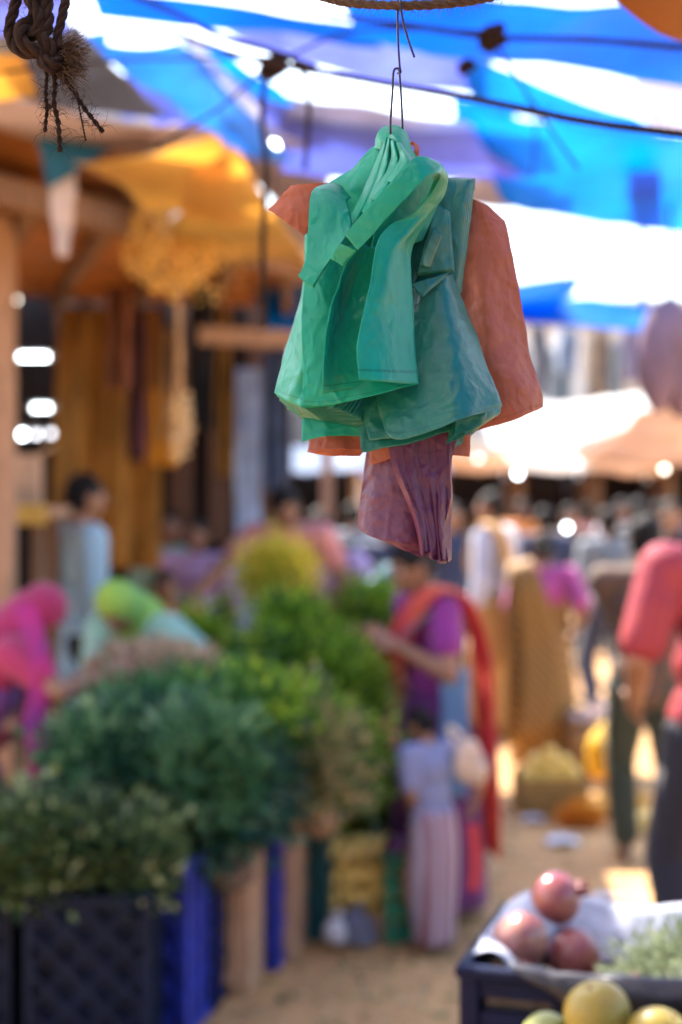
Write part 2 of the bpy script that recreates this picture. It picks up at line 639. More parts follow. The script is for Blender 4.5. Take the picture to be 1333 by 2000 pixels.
tarp('tarp', [(885, 190, 3.25), (1010, 200, 3.25), (1010, 300, 3.2), (890, 300, 3.2)], t_cyan,
     'cyan tarp end overlapping the whitish strip right of the wire loop', sag=0.02)
# unseen tarps added above the frame to shade, diffuse and tint the light
for tm_, x0, x1, y0, y1, lb in ((t_white, -1.9, 0.5, -0.95, 1.45, 'added unseen white tarp diffusing light over the front left of the aisle'), (t_pale, -1.9, 3.8, 1.5, 3.1, 'added unseen whitish tarp shading the bags, across the aisle above the coir rope'), (t_blue, 0.55, 4.2, -1.6, 1.3, 'added unseen deep blue tarp shading the right side of the aisle'),
                           (t_slate, -2.2, 5.0, -8.0, -1.0, 'added unseen slate grey tarp blocking light over the aisle behind the viewer')):
    xm = (x0 + x1) / 2
    o = grid_obj('tarp', loft_rows([[(x0, y0, 3.1), (xm, y0, 2.95), (x1, y0, 3.1)], [(x0, y1, 3.05), (xm, y1, 2.85), (x1, y1, 3.05)]], 14, 14), tm_,
                 thick=0.004, wob=0.03, wscale=2)
    tag(o, lb, 'tarp', 'tarps strung over the market')

tarp('tarp', [(-70, 178, 2.98), (475, 262, 2.98), (480, 325, 2.96), (-70, 245, 2.96)], t_dust,
     'long pinkish white tarp band just above the rolled sheet of the shop eave', sag=0.02)
tarp('tarp', [(-80, 228, 3.02), (310, 292, 3.02), (330, 425, 2.98), (-80, 400, 2.98)], t_brown,
     'brown tarp strip closing the gap above the shop roof edge', sag=0.02)
tarp('tarp', [(430, 282, 3.1), (650, 318, 3.1), (650, 425, 3.05), (545, 405, 3.05)], t_dust,
     'dusty cream tarp between the golden tarp and the left edge of the green bags', sag=0.02)
o = grid_obj('tarp', loft_rows([[(-0.55, 8.2, 2.97), (0.45, 8.2, 2.9), (1.42, 8.2, 2.97)], [(-0.55, 9.6, 2.95), (0.45, 9.6, 2.86), (1.42, 9.6, 2.95)]], 14, 12), t_blue, thick=0.004, wob=0.03, wscale=2)  # tarp added to keep sun patches off the aisle ground
tag(o, 'added blue tarp blocking sun over the far aisle, mostly hidden behind the bags', 'tarp', 'tarps strung over the market')
# washing-line clutter against the pale buildings
rope_r = [P(985, 632, 12), P(1130, 642, 12), P(1300, 630, 12)]
V, Fc = tube_geo(spline([tuple(p) for p in rope_r], 20), 0.008, 6)
tag(mesh('line', V, Fc, m_coir, None, True), 'thin line with cloths strung under the blue awning band', 'rope')
for q, (px, y0, y1, w_, nm, cl_) in enumerate(((1052, 636, 775, 34, 'grey', (0.22, 0.23, 0.27)), (1108, 641, 730, 40, 'pale blue', (0.34, 0.42, 0.56)), (1172, 641, 790, 30, 'tan', (0.34, 0.25, 0.18)), (1236, 636, 745, 38, 'lavender', (0.36, 0.32, 0.46)))):
    rows = [[tuple(P(px + w_ * (i / 5 - .5) + 3 * math.sin(j * 2 + i + q), y0 + (y1 - y0) * j / 3, 12 + 0.06 * math.sin(i * 2.1 + q + j * .6))) for i in range(6)] for j in range(4)]
    tag(grid_obj('hanging_cloth', loft_rows(rows, 20, 16), M('line_cloth', cl_, 0.85, 0.3, 5, trans=0.25), thick=0.006), nm + ' cloth on the line under the blue awning band', 'cloth', 'cloths on the line')
# teal pennant and the pale rolled sheet along the shop eave
V = [P(66, 238, 5.0), P(268, 262, 5.2), P(165, 325, 5.15), P(94, 368, 5.05), P(80, 300, 5.02)]
o = mesh('tarp_corner', V, [(0, 1, 2, 3, 4)], t_teal)
o.modifiers.new('t', 'SOLIDIFY').thickness = 0.005
tag(o, 'teal blue tarp corner hanging down in a point under the rolled sheet', 'tarp')
pth = [P(-60, 200, 5.0), P(60, 205, 5.02), P(200, 238, 5.08), P(330, 264, 5.15), P(470, 288, 5.2)]
V, Fc = tube_geo(spline([tuple(p) for p in pth], 40), [0.036 + 0.008 * math.sin(i * 1.3) for i in range(40)], 10)
tag(mesh('rolled_sheet', V, Fc, t_cream, None, True), 'pale pinkish rolled sheet tied along the shop eave', 'rolled sheet')
rows = [[(100, 325, 5.1), (150, 322, 5.14)], [(96, 390, 5.12), (148, 385, 5.1)], [(102, 450, 5.1), (140, 450, 5.13)], [(112, 500, 5.1), (134, 500, 5.1)]]
G = loft_rows([[tuple(P(*t)) for t in r] for r in rows], 8, 20)
tag(grid_obj('hanging_cloth', G, t_cream, thick=0.006, wob=0.012, wscale=8), 'pale cloth strip hanging below the teal tarp corner', 'cloth')


# ---- ropes under the tarps
def rope(name, path, r, m, label, cat='rope', group=None, hair=0, hl=0.012):
    V, Fc = rope_geo(path, r, [], [], hair=hair, hair_len=hl)
    return tag(mesh(name, V, Fc, m, None, True), label, cat, group)


rope('tarp_rope', [P(330, 60, 2.6), P(480, 112, 2.5), P(680, 150, 2.35), P(940, 196, 2.1), P(1150, 238, 2.0), P(1420, 272, 1.95)], 0.0052, m_coir,
     'long dark rope sloping across the tarps behind the wire hook', hair=160, hl=0.02)
rope('tarp_rope', [P(640, 30, 2.9), P(800, 50, 2.85), P(960, 72, 2.8), P(1150, 78, 2.75), P(1330, 92, 2.7), P(1420, 92, 2.7)], 0.006, m_coir,
     'upper dark rope crossing the deep blue tarp at the right')
rope('tarp_rope', [P(200, -30, 2.9), P(330, 20, 2.85), P(430, 70, 2.8), P(530, 100, 2.8), P(620, 135, 2.8)], 0.006, m_coir,
     'dark rope running from the top left down to the large knot')
rope('tarp_rope', [P(525, 120, 2.8), P(512, 220, 2.8), P(520, 330, 2.8), P(514, 480, 2.8), P(518, 640, 2.8)], 0.006, m_coir,
     'rope hanging straight down from the large knot')
rope('tarp_rope', [P(575, 120, 2.8), P(600, 160, 2.8), P(604, 220, 2.8), P(596, 330, 2.8)], 0.005, m_coir,
     'shorter rope end dangling right of the large knot')
rope('tarp_rope', [P(1050, 215, 4.1), P(1046, 280, 4.1), P(1040, 350, 4.1)], 0.004, m_coir,
     'thin cord hanging in front of the cyan tarp')
rope('tarp_rope', [P(1256, 440, 6.6), P(1252, 520, 6.6), P(1258, 610, 6.6)], 0.012, m_coir,
     'short rope hanging below the cyan tarp against the white sky')


for q, (pp_, lb) in enumerate((([(-60, 150), (200, 120), (520, 112)], 'thin cord from the left edge to the large knot'), ([(545, 118), (700, 60), (960, 62)], 'thin cord between the two rope knots'),
                               ([(520, 130), (430, 210), (300, 290)], 'thin cord from the large knot down to the golden tarp'), ([(965, 80), (1060, 230), (1130, 330)], 'thin cord slanting down over the cyan tarp'))):
    tube_pts = spline([tuple(P(x_, y_, 2.9)) for x_, y_ in pp_], 24)
    tag(tube('cord', tube_pts, 0.0035, m_coir), lb, 'cord', 'thin cords under the tarps')


def knot(px, py, Y, r, label):
    V, Fc = [], []
    c = P(px, py, Y)
    for k in range(4):
        pts = []
        ax = Vector((random.uniform(-1, 1), random.uniform(-1, 1), random.uniform(-1, 1))).normalized()
        u = ax.orthogonal().normalized(); w = ax.cross(u)
        for i in range(9):
            a = i / 8 * 6.1
            pts.append(c + (u * math.cos(a) + w * math.sin(a) * 0.75) * r * random.uniform(0.6, 1.1))
        rope_geo(pts, r * 0.28, V, Fc)
    return tag(mesh('rope_knot', V, Fc, m_coir, None, True), label, 'knot')


knot(538, 128, 2.8, 0.030, 'large dark rope knot under the tarps left of the wire hook')
knot(965, 70, 2.8, 0.028, 'dark rope knot on the upper rope at the deep blue tarp')
knot(912, 130, 2.9, 0.018, 'small rope tangle between the knot and the long dark rope')

# ---- the shop on the left
shop = empty('market_shop', (-2.2, 7.5, 0), 0, 'dim brown shop with a low warm roof behind the greens stall', 'shop')
def spart(name, me_or_q, m, n=14, wob=0.02):
    o = grid_obj(name, me_or_q, m, thick=0.02, wob=wob, wscale=2)
    o.parent = shop
    o.matrix_parent_inverse = Matrix.Translation(-shop.location)
    return o
m_soffit = M('soffit', (0.42, 0.18, 0.05), 0.8, scale=3, trans=0.25)
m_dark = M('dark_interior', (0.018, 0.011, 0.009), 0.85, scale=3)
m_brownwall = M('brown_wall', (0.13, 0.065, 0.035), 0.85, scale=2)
a, b, c, d = P(-420, 225, Yz(225, 2.92)), P(610, 505, Yz(505, 2.90)), P(640, 600, 9.6), P(-420, 560, 9.6)
def q4(a, b, c, d, n=12):
    return loft_rows([[tuple(a), tuple(b)], [tuple(d), tuple(c)]], n, n, True, True)
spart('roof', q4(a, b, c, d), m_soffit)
for k in range(7):
    t0 = (k + 0.5) / 7
    p, q = a.lerp(b, t0), d.lerp(c, t0)
    me = bar_mesh('rafter', p + Vector((0, 0.1, -0.06)), q + Vector((0, -0.1, -0.06)), 0.06, 0.08)
    o = link('rafter', me, m_wood, shop); o.matrix_parent_inverse = Matrix.Translation(-shop.location)
me = bar_mesh('eave_beam', a + Vector((0, 0, -0.07)), b + Vector((0, 0, -0.07)), 0.09, 0.1)
o = link('eave_beam', me, m_wood, shop); o.matrix_parent_inverse = Matrix.Translation(-shop.location)
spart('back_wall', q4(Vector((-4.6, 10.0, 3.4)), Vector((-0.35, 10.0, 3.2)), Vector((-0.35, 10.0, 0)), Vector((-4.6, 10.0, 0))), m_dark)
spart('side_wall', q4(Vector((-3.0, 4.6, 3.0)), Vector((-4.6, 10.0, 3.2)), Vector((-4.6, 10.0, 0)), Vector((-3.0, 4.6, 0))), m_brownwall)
for (px, Y, w, h) in ((8, 6.2, 0.09, 2.9), (640, 9.5, 0.08, 2.7)):
    x = (px - 666.5) / F * Y
    me = bar_mesh('post', (x, Y, 0), (x, Y, h), w, w)
    o = link('post', me, m_wood_pale, shop); o.matrix_parent_inverse = Matrix.Translation(-shop.location)

def cloth0(name, col): return M(name, col, 0.85, 0.3, 5, bump=0.4, bscale=20, dist=0.01)

# golden cloth hung at the back of the shop
rows = []
for j, py in enumerate((600, 740, 900, 1110)):
    rows.append([tuple(P(118 + 195 * i / 8 - 6 * j * (i < 3), py, 8.8 + 0.09 * math.sin(i * 2.1 + j * 0.4))) for i in range(9)])
tag(grid_obj('drape', loft_rows(rows, 40, 20), M('gold_drape', (0.50, 0.25, 0.05), 0.8, scale=3, trans=0.2), thick=0.008),
    'golden brown cloth drape hanging in the dark shop', 'drape')
rows = []
for j, py in enumerate((760, 830, 910)):
    rows.append([tuple(P(285 + 60 * i / 6, py, 8.3 + 0.04 * math.sin(i * 2.3))) for i in range(7)])
tag(grid_obj('orange_cloth', loft_rows(rows, 24, 12), M('orange_cloth', (0.72, 0.30, 0.02), 0.8, scale=3), thick=0.008),
    'small orange cloth beside the hanging garland end', 'cloth')
# pale blue door leaf standing open
dr = empty('door_leaf', P(485, 1032, 9.0), 0.25, 'pale blue door leaf standing open at the end of the shop', 'door')
dr.location.z = 0
mdoor = M('pale_blue_paint', (0.30, 0.40, 0.56), 0.6, scale=5)
link('door_board', box_mesh('b', 0.16, 0.035, 2.5, 0.004, (0, 0, 1.26)), mdoor, dr)
for z in (0.5, 1.25, 2.1):
    link('door_rail', box_mesh('r', 0.17, 0.02, 0.09, 0.003, (0, -0.029, z)), mdoor, dr)

me = bar_mesh('beam', P(390, 655, 7.6), P(620, 665, 7.6), 0.07, 0.09)
o = link('beam', me, m_wood_pale, shop); o.matrix_parent_inverse = Matrix.Translation(-shop.location)
for k in range(6):
    me = bar_mesh('wall_board', P(130 + 75 * k, 560, 9.9), P(130 + 75 * k, 1060, 9.9), 0.16, 0.03)
    o = link('wall_board', me, m_brownwall, shop); o.matrix_parent_inverse = Matrix.Translation(-shop.location)
rq = random.Random(11)
hc_ = [('rust brown', (0.20, 0.07, 0.03)), ('dark maroon', (0.07, 0.015, 0.02)), ('tan', (0.30, 0.18, 0.09)), ('charcoal', (0.02, 0.02, 0.025)), ('ochre', (0.36, 0.18, 0.03)), ('dusty blue', (0.08, 0.12, 0.2))]
hw_ = ['beside the golden drape', 'left of the garland', 'behind the garland end', 'right of the garland', 'beside the pale blue door leaf', 'behind the pale blue door leaf']
for k, (px, py0, py1, w_) in enumerate(((232, 560, 760, 46), (268, 600, 900, 34), (335, 640, 860, 40), (395, 560, 840, 50), (438, 600, 930, 30), (535, 690, 960, 44))):
    Yk = 8.0 + 0.15 * k
    rows = [[tuple(P(px + w_ * (i / 6 - .5) + rq.uniform(-3, 3), py0 + (py1 - py0) * j / 4, Yk + 0.05 * math.sin(i * 2 + k + j * .5))) for i in range(7)] for j in range(5)]
    tag(grid_obj('hanging_cloth', loft_rows(rows, 24, 24), cloth0('hung_cloth', hc_[k][1]), thick=0.008), hc_[k][0] + ' cloth hanging in the dark shop, ' + hw_[k], 'cloth', 'cloths hung in the shop')
# shelf with a pale box, at the left edge
sh = empty('counter', P(40, 985, 6.6), 0, 'rough wooden counter with a yellow cloth edge at the left frame edge', 'counter')
sh.location.z = 0
zt = P(0, 1000, 6.6).z
link('top', box_mesh('t', 0.75, 0.5, 0.05, 0.006, (-0.2, 0.1, zt)), m_wood_pale, sh)
link('cloth_edge', box_mesh('t', 0.72, 0.02, 0.09, 0.004, (-0.2, -0.165, zt - 0.01)), M('yellow_cloth', (0.62, 0.38, 0.08), 0.8), sh)
for x in (-0.5, 0.1):
    for y in (-0.08, 0.28):
        link('leg', box_mesh('l', 0.05, 0.05, zt - 0.03, 0.004, (x, y, (zt - 0.03) / 2)), m_wood, sh)
bx = empty('carton', P(40, 972, 6.6) + Vector((-0.05, 0.1, 0)), 0.1, 'tan cardboard carton standing on the counter at the left edge', 'carton')
bx.location.z = zt + 0.026
mc = M('cardboard', (0.52, 0.34, 0.22), 0.85, scale=6)
link('carton_body', box_mesh('c', 0.24, 0.2, 0.24, 0.004, (0, 0, 0.12)), mc, bx)
link('flap', bar_mesh('f', (-0.12, 0, 0.243), (-0.2, 0, 0.30), 0.19, 0.004), mc, bx)
link('flap', bar_mesh('f', (0.12, 0, 0.243), (0.19, 0, 0.29), 0.19, 0.004), mc, bx)

# lit lamps in the shop
m_lamp = M_emit('lamp_glow', (0.85, 0.95, 1.0), 4)
m_lamps = [M_emit('bulb_glow', c_, e_) for c_, e_ in (((0.85, 0.95, 1.0), 6), ((1.0, 0.9, 0.75), 2.2), ((0.9, 0.92, 1.0), 1.2))]
n_bulb = [0]
m_lamp_body = M('lamp_body', (0.5, 0.5, 0.5), 0.4)
def tube_lamp(p, q, r, label):
    t = empty('tube_lamp', (p + q) / 2, 0, label, 'lamp', 'lit lamps in the shop')
    c = (p + q) / 2
    tube('glass_tube', [p - c, q - c], r, m_lamp, t, 10)
    me = bar_mesh('fitting', p - c + Vector((-0.03, 0.035, 0.01)), q - c + Vector((0.03, 0.035, 0.01)), 0.05, 0.03)
    link('fitting', me, m_lamp_body, t)
    V, Fc = tube_geo([Vector((0, 0.035, 0.02)), Vector((0, 0.035, 2.9 - c.z))], 0.004, 5)
    mesh('cord', V, Fc, m_wire, t)
    for e, s in ((p - c, -1), (q - c, 1)):
        link('end_cap', box_mesh('e', 0.02, 0.05, 0.04, 0.003, tuple(e + Vector((s * 0.011, 0.012, 0)))), m_lamp_body, t)
tube_lamp(P(40, 697, 8.0), P(94, 697, 8.0), 0.012, 'uppermost of the short white lit lamps in the dark shop')
tube_lamp(P(66, 797, 8.0), P(98, 797, 8.0), 0.010, 'middle one of the white lit lamps in the dark shop')
def bulb(px, py, Y, label):
    c = P(px, py, Y)
    t = empty('bulb_lamp', c, 0, label, 'lamp', 'lit lamps in the shop')
    prof = [(0, 0.0), (0.012, 0.003), (0.018, 0.014), (0.016, 0.026), (0.009, 0.036)]
    V, Fc = [], []
    for r_, z_ in prof:
        for k in range(10): V.append((r_ * math.cos(k * 0.6283), r_ * math.sin(k * 0.6283), z_ - 0.02))
    for i in range(len(prof) - 1):
        for k in range(10): Fc.append((i * 10 + k, i * 10 + (k + 1) % 10, (i + 1) * 10 + (k + 1) % 10, (i + 1) * 10 + k))
    n_bulb[0] += 1
    mesh('glass', V, Fc, m_lamps[(0, 0, 2, 2, 1, 0, 0, 0, 1, 2, 1, 2, 1, 2)[n_bulb[0] % 14]], t, True)
    tube('socket', [(0, 0, 0.016), (0, 0, 0.05)], 0.011, m_lamp_body, t, 8)
    tube('cord', [(0, 0, 0.05), (0, 0, 2.9 - c.z if Y < 11 else 0.5)], 0.004, m_wire, t, 5)
bulb(45, 848, 8.2, 'left bulb of the lowest lamp row in the dark shop')
bulb(72, 848, 8.1, 'middle bulb of the lowest lamp row in the dark shop')
bulb(100, 846, 8.6, 'right bulb of the lowest lamp row, dimmer than its neighbours')
bulb(30, 585, 9.0, 'single bulb high up beside the pale shop post')
bulb(442, 315, 6.0, 'bright bulb against the pale tarps right of the golden tarp')
bulb(535, 285, 6.0, 'bright bulb below the large rope knot')
bulb(1012, 925, 12, 'bright bulb over the crowd right of the purple bags')
bulb(1298, 915, 9.5, 'round bright bulb over the crowd at the right edge')
bulb(935, 895, 12, 'pale bulb just right of the lowest orange bag edge')


for q, (px, py, Y, w_) in enumerate(((1075, 880, 14, 'first'), (1130, 905, 15, 'second'), (1175, 872, 14.5, 'third'), (1232, 900, 15, 'fourth'), (1108, 1030, 13, 'lowest'))):  # bulbs added for bright blur discs; the lowest imitates a white reflection
    bulb(px, py, Y, w_ + ' small bulb from the left, added as a glow over the far crowd' if q < 4 else 'lowest added bulb, standing for a white reflection among the far crowd heads')


# marigold bunch, its string and the pale garland end
m_mari = M_leaf('marigold', [(0.80, 0.46, 0.08), (0.88, 0.60, 0.14), (0.80, 0.58, 0.24)], 0.35, 0.4)


def scatter_mesh(name, pts, nrm, size, m, parent=None, aspect=0.5, tints=None, jitter=0.8, bend=0.25, base=None):
    """many small leaf blades (two faces with a fold each) as one mesh"""
    n = len(pts)
    pts = np.asarray(pts); nrm = np.asarray(nrm)
    d = nrm + rng.normal(0, jitter, (n, 3))
    d /= np.linalg.norm(d, axis=1, keepdims=True) + 1e-9
    r = rng.normal(0, 1, (n, 3))
    s = np.cross(d, r); s /= np.linalg.norm(s, axis=1, keepdims=True) + 1e-9
    up = np.cross(s, d)
    sz = size * rng.uniform(0.6, 1.3, (n, 1))
    w = sz * aspect * 0.5
    v0 = pts
    v1 = pts + d * sz * 0.5 + s * w + up * sz * bend
    v2 = pts + d * sz
    v3 = pts + d * sz * 0.5 - s * w + up * sz * bend
    V = np.stack([v0, v1, v2, v3], 1).reshape(-1, 3)
    idx = np.arange(n)[:, None] * 4
    Fa = np.concatenate([idx + np.array([[0, 1, 2]]), idx + np.array([[0, 2, 3]])], 1).reshape(-1, 3)
    T = np.repeat(tints if tints is not None else rng.random(n), 4)
    if base is not None:
        bv, bf, bt = base
        k = len(V)
        V = np.vstack([V, bv])
        T = np.concatenate([T, np.full(len(bv), bt)])
        Fa = np.vstack([Fa, np.asarray(bf) + k])
    me = bpy.data.meshes.new(name)
    me.vertices.add(len(V)); me.vertices.foreach_set('co', V.astype(np.float32).ravel())
    me.loops.add(len(Fa) * 3); me.loops.foreach_set('vertex_index', Fa.astype(np.int32).ravel())
    me.polygons.add(len(Fa))
    me.polygons.foreach_set('loop_start', np.arange(len(Fa), dtype=np.int32) * 3)
    me.update(calc_edges=True)
    at = me.attributes.new('tint', 'FLOAT', 'POINT')
    at.data.foreach_set('value', T.astype(np.float32))
    me.validate()
    return link(name, me, m, parent)


mg = empty('marigold_bunch', P(335, 460, 6.0), 0, 'golden marigold bunch hanging from the golden tarp', 'flower bunch')
n = 1500
u = rng.normal(0, 1, (n, 3)); u /= np.linalg.norm(u, axis=1, keepdims=True)
rr = rng.random((n, 1)) ** 0.4
pts = u * rr * np.array([0.16, 0.14, 0.28]) + np.array([0.0, 0, 0.02])
pts[:, 0] *= 0.55 + 0.6 * np.clip((pts[:, 2] + 0.05) * 0 + 1, 0, 1) * (0.6 + 0.8 * np.exp(-((pts[:, 2] + 0.12) / 0.14) ** 2))
k = rng.random(n) < 0.12
pts[k] += np.stack([rng.uniform(0.05, 0.22, k.sum()), np.zeros(k.sum()), rng.uniform(-0.1, 0.05, k.sum())], 1)
o = scatter_mesh('blossoms', pts, u, 0.03, m_mari, mg, 0.8)
o['kind'] = 'stuff'
tube('string', [(0.03, 0, -0.2), (0.035, 0, -0.5), (0.04, 0, -0.72)], 0.012, M('string_gold', (0.45, 0.27, 0.12), 0.8), mg, 6)
tube('string', [(0, 0, 0.2), (0, 0, 0.62)], 0.006, m_coir, mg, 6)
pts = np.stack([rng.normal(0.04, 0.018, 240), rng.normal(0, 0.018, 240), rng.uniform(-0.93, -0.68, 240)], 1)
o = scatter_mesh('garland_end', pts, rng.normal(0, 1, (240, 3)), 0.03, M_leaf('garland_pale', [(0.75, 0.55, 0.28), (0.85, 0.66, 0.36)]), mg, 0.9)
o['kind'] = 'stuff'

# hanging sacks at the right edge
m_sack = M('mauve_sack', (0.20, 0.13, 0.17), 0.8, scale=6)
hs = empty('sack_bundle', P(1300, 700, 5.6), 0, 'mauve brown bundle of sacks hanging at the right frame edge', 'sack bundle')
for (dx, dz, sx, sz) in ((-0.03, 0.0, 0.085, 0.21), (0.07, -0.03, 0.09, 0.2), (0.02, 0.08, 0.1, 0.16)):
    V, Fc = [], []
    for j in range(15):
        t = j / 14
        rad = math.sin(math.pi * min(max(t * 0.94 + 0.03, 0), 1)) ** 0.6
        for k in range(20):
            a_ = k / 20 * 6.283
            rr_ = rad * (1 + 0.09 * math.sin(a_ * 5 + j * 0.4 + dx * 50))
            V.append((dx + sx * rr_ * math.cos(a_), 0.08 * rr_ * math.sin(a_) + dx * 0.4, dz + sz * (2 * t - 1)))
    for j in range(14):
        for k in range(20): Fc.append((j * 20 + k, j * 20 + (k + 1) % 20, (j + 1) * 20 + (k + 1) % 20, (j + 1) * 20 + k))
    mesh('sack', V, Fc, m_sack, hs, True)
tube('rope', [(0.02, 0, 0.2), (0.02, 0, 0.95)], 0.008, m_coir, hs, 6)

# ---- buildings beyond
m_white = M('white_render', (0.78, 0.77, 0.74), 0.8, scale=1.2, var=0.1)
m_creamw = M('cream_render', (0.62, 0.52, 0.42), 0.8, scale=1.2, var=0.15)
m_glass = M('window_glass', (0.10, 0.12, 0.15), 0.1, bump=0)
m_frame = M('window_frame', (0.35, 0.36, 0.38), 0.5)
def building(x0, x1, Y, h, floors, cols, mw, label, depth=5):
    t = empty('building', ((x0 + x1) / 2, Y, 0), 0, label, 'building', 'buildings beyond the market')
    w = x1 - x0
    link('wall', box_mesh('w', w, depth, h, 0, (0, depth / 2, h / 2)), mw, t)
    link('roof', box_mesh('p', w + 0.3, depth + 0.3, 0.22, 0.02, (0, depth / 2, h + 0.112)), mw, t)
    fh = h / floors
    fr = box_mesh('window_frame', w / cols * 0.52, 0.08, fh * 0.55, 0.01)
    pane = box_mesh('pane', w / cols * 0.22, 0.03, fh * 0.48, 0)
    sill = box_mesh('sill', w / cols * 0.6, 0.2, 0.07, 0.01)
    fr.materials.append(m_frame); pane.materials.append(m_glass); sill.materials.append(mw)
    for f in range(floors):
        for c_ in range(cols):
            x = -w / 2 + (c_ + 0.5) * w / cols
            wd = link('window', fr, None, t); wd.location = (x, -0.03, fh * (f + 0.55))
            for s in (-1, 1):
                pn = link('pane', pane, None, wd); pn.location = (s * w / cols * 0.12, -0.035, 0)
            sl = link('sill', sill, None, wd); sl.location = (0, -0.08, -fh * 0.31)
    return t
bb_ = building(-9, 9, -9, 5.0, 2, 8, M('blue_render', (0.22, 0.30, 0.36), 0.85, scale=1.2, var=0.1), 'added unseen pale blue building behind the viewer, blocking and tinting the light')  # unseen block added behind the viewer to cut and tint reflected light
bb_.rotation_euler.z = math.pi
building(1.5, 3.4, 20, 4.2, 2, 3, m_white, 'white sunlit building with windows under the blue awning band')
building(3.6, 7.5, 22, 4.6, 2, 4, m_creamw, 'cream building behind the brown awning at right')
building(-1.0, 1.35, 21, 3.4, 2, 3, m_creamw, 'low cream building behind the hanging bags')

# ------------------------------------------------------------------ the hanging carrier bags (in focus)
BY = 1.30
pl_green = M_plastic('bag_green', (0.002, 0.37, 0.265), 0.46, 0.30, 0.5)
pl_green_shade = M_plastic('bag_green_shade', (0.001, 0.15, 0.115), 0.22, 0.30, 0.5)  # green film darkened: shade on the hind frill layers put into the colour
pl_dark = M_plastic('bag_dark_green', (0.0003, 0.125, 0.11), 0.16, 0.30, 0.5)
pl_orange = M_plastic('bag_orange', (0.42, 0.125, 0.075), 0.38, 0.42, 0.7)
pl_purple = M_plastic('bag_purple', (0.095, 0.013, 0.066), 0.25, 0.36, 0.6)


def sheet(name, rows, m, parent, nu=26, nv=40, lin_u=False, lin_v=False, dx=0, dy=0, dd=0, wob=0.0006, fan=None, thick=0.00035, hem=0.0, crease=0.0011):
    rr = []
    for j, r in enumerate(rows):
        t = j / (len(rows) - 1)
        row = []
        for i, p in enumerate(r):
            s = i / (len(r) - 1)
            x, y, d = p
            fx = fy = fd = 0
            if fan: fx, fy, fd = fan(s, t)
            row.append(tuple(P(x + dx + fx, y + dy + fy, BY - (d * 1.45 + dd + fd) / 1000)))
        rr.append(row)
    G = loft_rows(rr, int(nu * 1.5), int(nv * 1.4), lin_u, lin_v)
    o = grid_obj(name, G, m, None, thick=thick, wob=wob * 1.3, wscale=38, crease=crease, hem=hem)
    o.parent = parent
    o.matrix_parent_inverse = Matrix.Translation(-parent.location)
    return o


hang = P(770, 262, BY)
# --- rust orange bags at the back
bo = empty('bag_bundle', P(880, 420, BY + 0.04), 0, 'rust orange carrier bags spread behind the green ones', 'carrier bags', 'carrier bags on the wire')
for k in range(3):
    sheet('bag_sheet', [[(880 + k * 4, 383, -34), (905, 380, -30), (930, 391, -30), (960, 408, -32), (986, 430 + k, -36)],
                        [(872, 450, -36), (905, 450, -32), (935, 450, -30), (968, 462, -28), (996, 470, -34)],
                        [(880, 570, -40), (915, 570, -34), (948, 575, -26), (985, 585, -32), (1018 - k, 585, -38)],
                        [(892, 690, -42), (930, 690, -30), (962, 690, -24), (1000, 690, -30), (1035 - k, 690, -42)],
                        [(900, 790, -40), (940, 775, -30), (985, 770, -24), (1025, 760, -28), (1057 - k * 2, 762, -42)],
                        [(905, 850 - k * 4, -38), (945, 838 - k * 4, -30), (985, 828 - k * 3, -26), (1025, 812 - k * 3, -28), (1061 - k * 3, 795 - k * 2, -42)]],
          pl_orange, bo, 44, 64, dd=-3.5 * k, wob=0.0008, hem=0.955, crease=0.0013)
def straight(q, n=5, d0=0, curl=0):
    """four corners TL TR BR BL (px, py, d) -> rows"""
    a, b, c, d = [np.array(p, float) for p in q]
    rows = []
    for j in range(n):
        v = j / (n - 1)
        rows.append([tuple((a * (1 - u) + b * u) * (1 - v) + (d * (1 - u) + c * u) * v + np.array([0, 0, d0 + curl * math.sin(math.pi * u)]))
                     for u in np.linspace(0, 1, n)])
    return rows
for k in range(3):      # the corner sticking out at the left: its hem runs along the slanting edge
    sheet('bag_corner', straight([(640, 356 + k, -14), (569, 361 + k * 2, -16), (525 + k * 2, 409 + k, -18), (596 + k, 459 - k * 2, -14)], 5, -3 * k, 3), pl_orange, bo, 20, 30, wob=0.0008, hem=0)
sheet('bag_corner', straight([(640, 356, -14), (640, 356, -14), (596, 459, -14), (680, 470, -14)], 4, -1), pl_orange, bo, 10, 20)
for k in range(6):      # lower edges showing under the green bags, left
    sheet('bag_edge', [[(612 + k * 2, 800, -16), (660, 800, -12), (716, 800, -12)],
                       [(607 + k * 2, 850, -14), (655, 846, -9), (714, 850, -10)],
                       [(601 + k * 5, 884 + k * 0.8, -12), (650, 879 + k * 2.2 + (k % 2), -6), (712 - k * 2, 880 + k * 2.2, -9)]], pl_orange, bo, 20, 14, dd=-1.6 * k, wob=0.0011)
for k in range(6):      # lower edges, right
    sheet('bag_edge', [[(728 + k * 5, 820, -8), (800, 815, -4), (921 - k * 4, 800, -12)],
                       [(722 + k * 8, 880 - k, -6), (800, 862, -2), (920 - k * 4, 850, -12)],
                       [(723 + k * 10, 909 - k * 3, -5), (765 + k * 4, 897 - k, -3), (815, 884 + k, 0), (918 - k * 5, 891 - k * 1.5, -12)][0:1]
                       + [(800, 887, -1), (918 - k * 5, 891 - k * 1.5, -12)]], pl_orange, bo, 24, 16, dd=-1.6 * k)
sheet('handle_loop', [[(800, 280, 2), (812, 286, 0)], [(808, 276, 6), (818, 284, 4)], [(810, 292, 8), (819, 296, 6)], [(804, 312, 4), (816, 312, 2)]], pl_orange, bo, 6, 14)

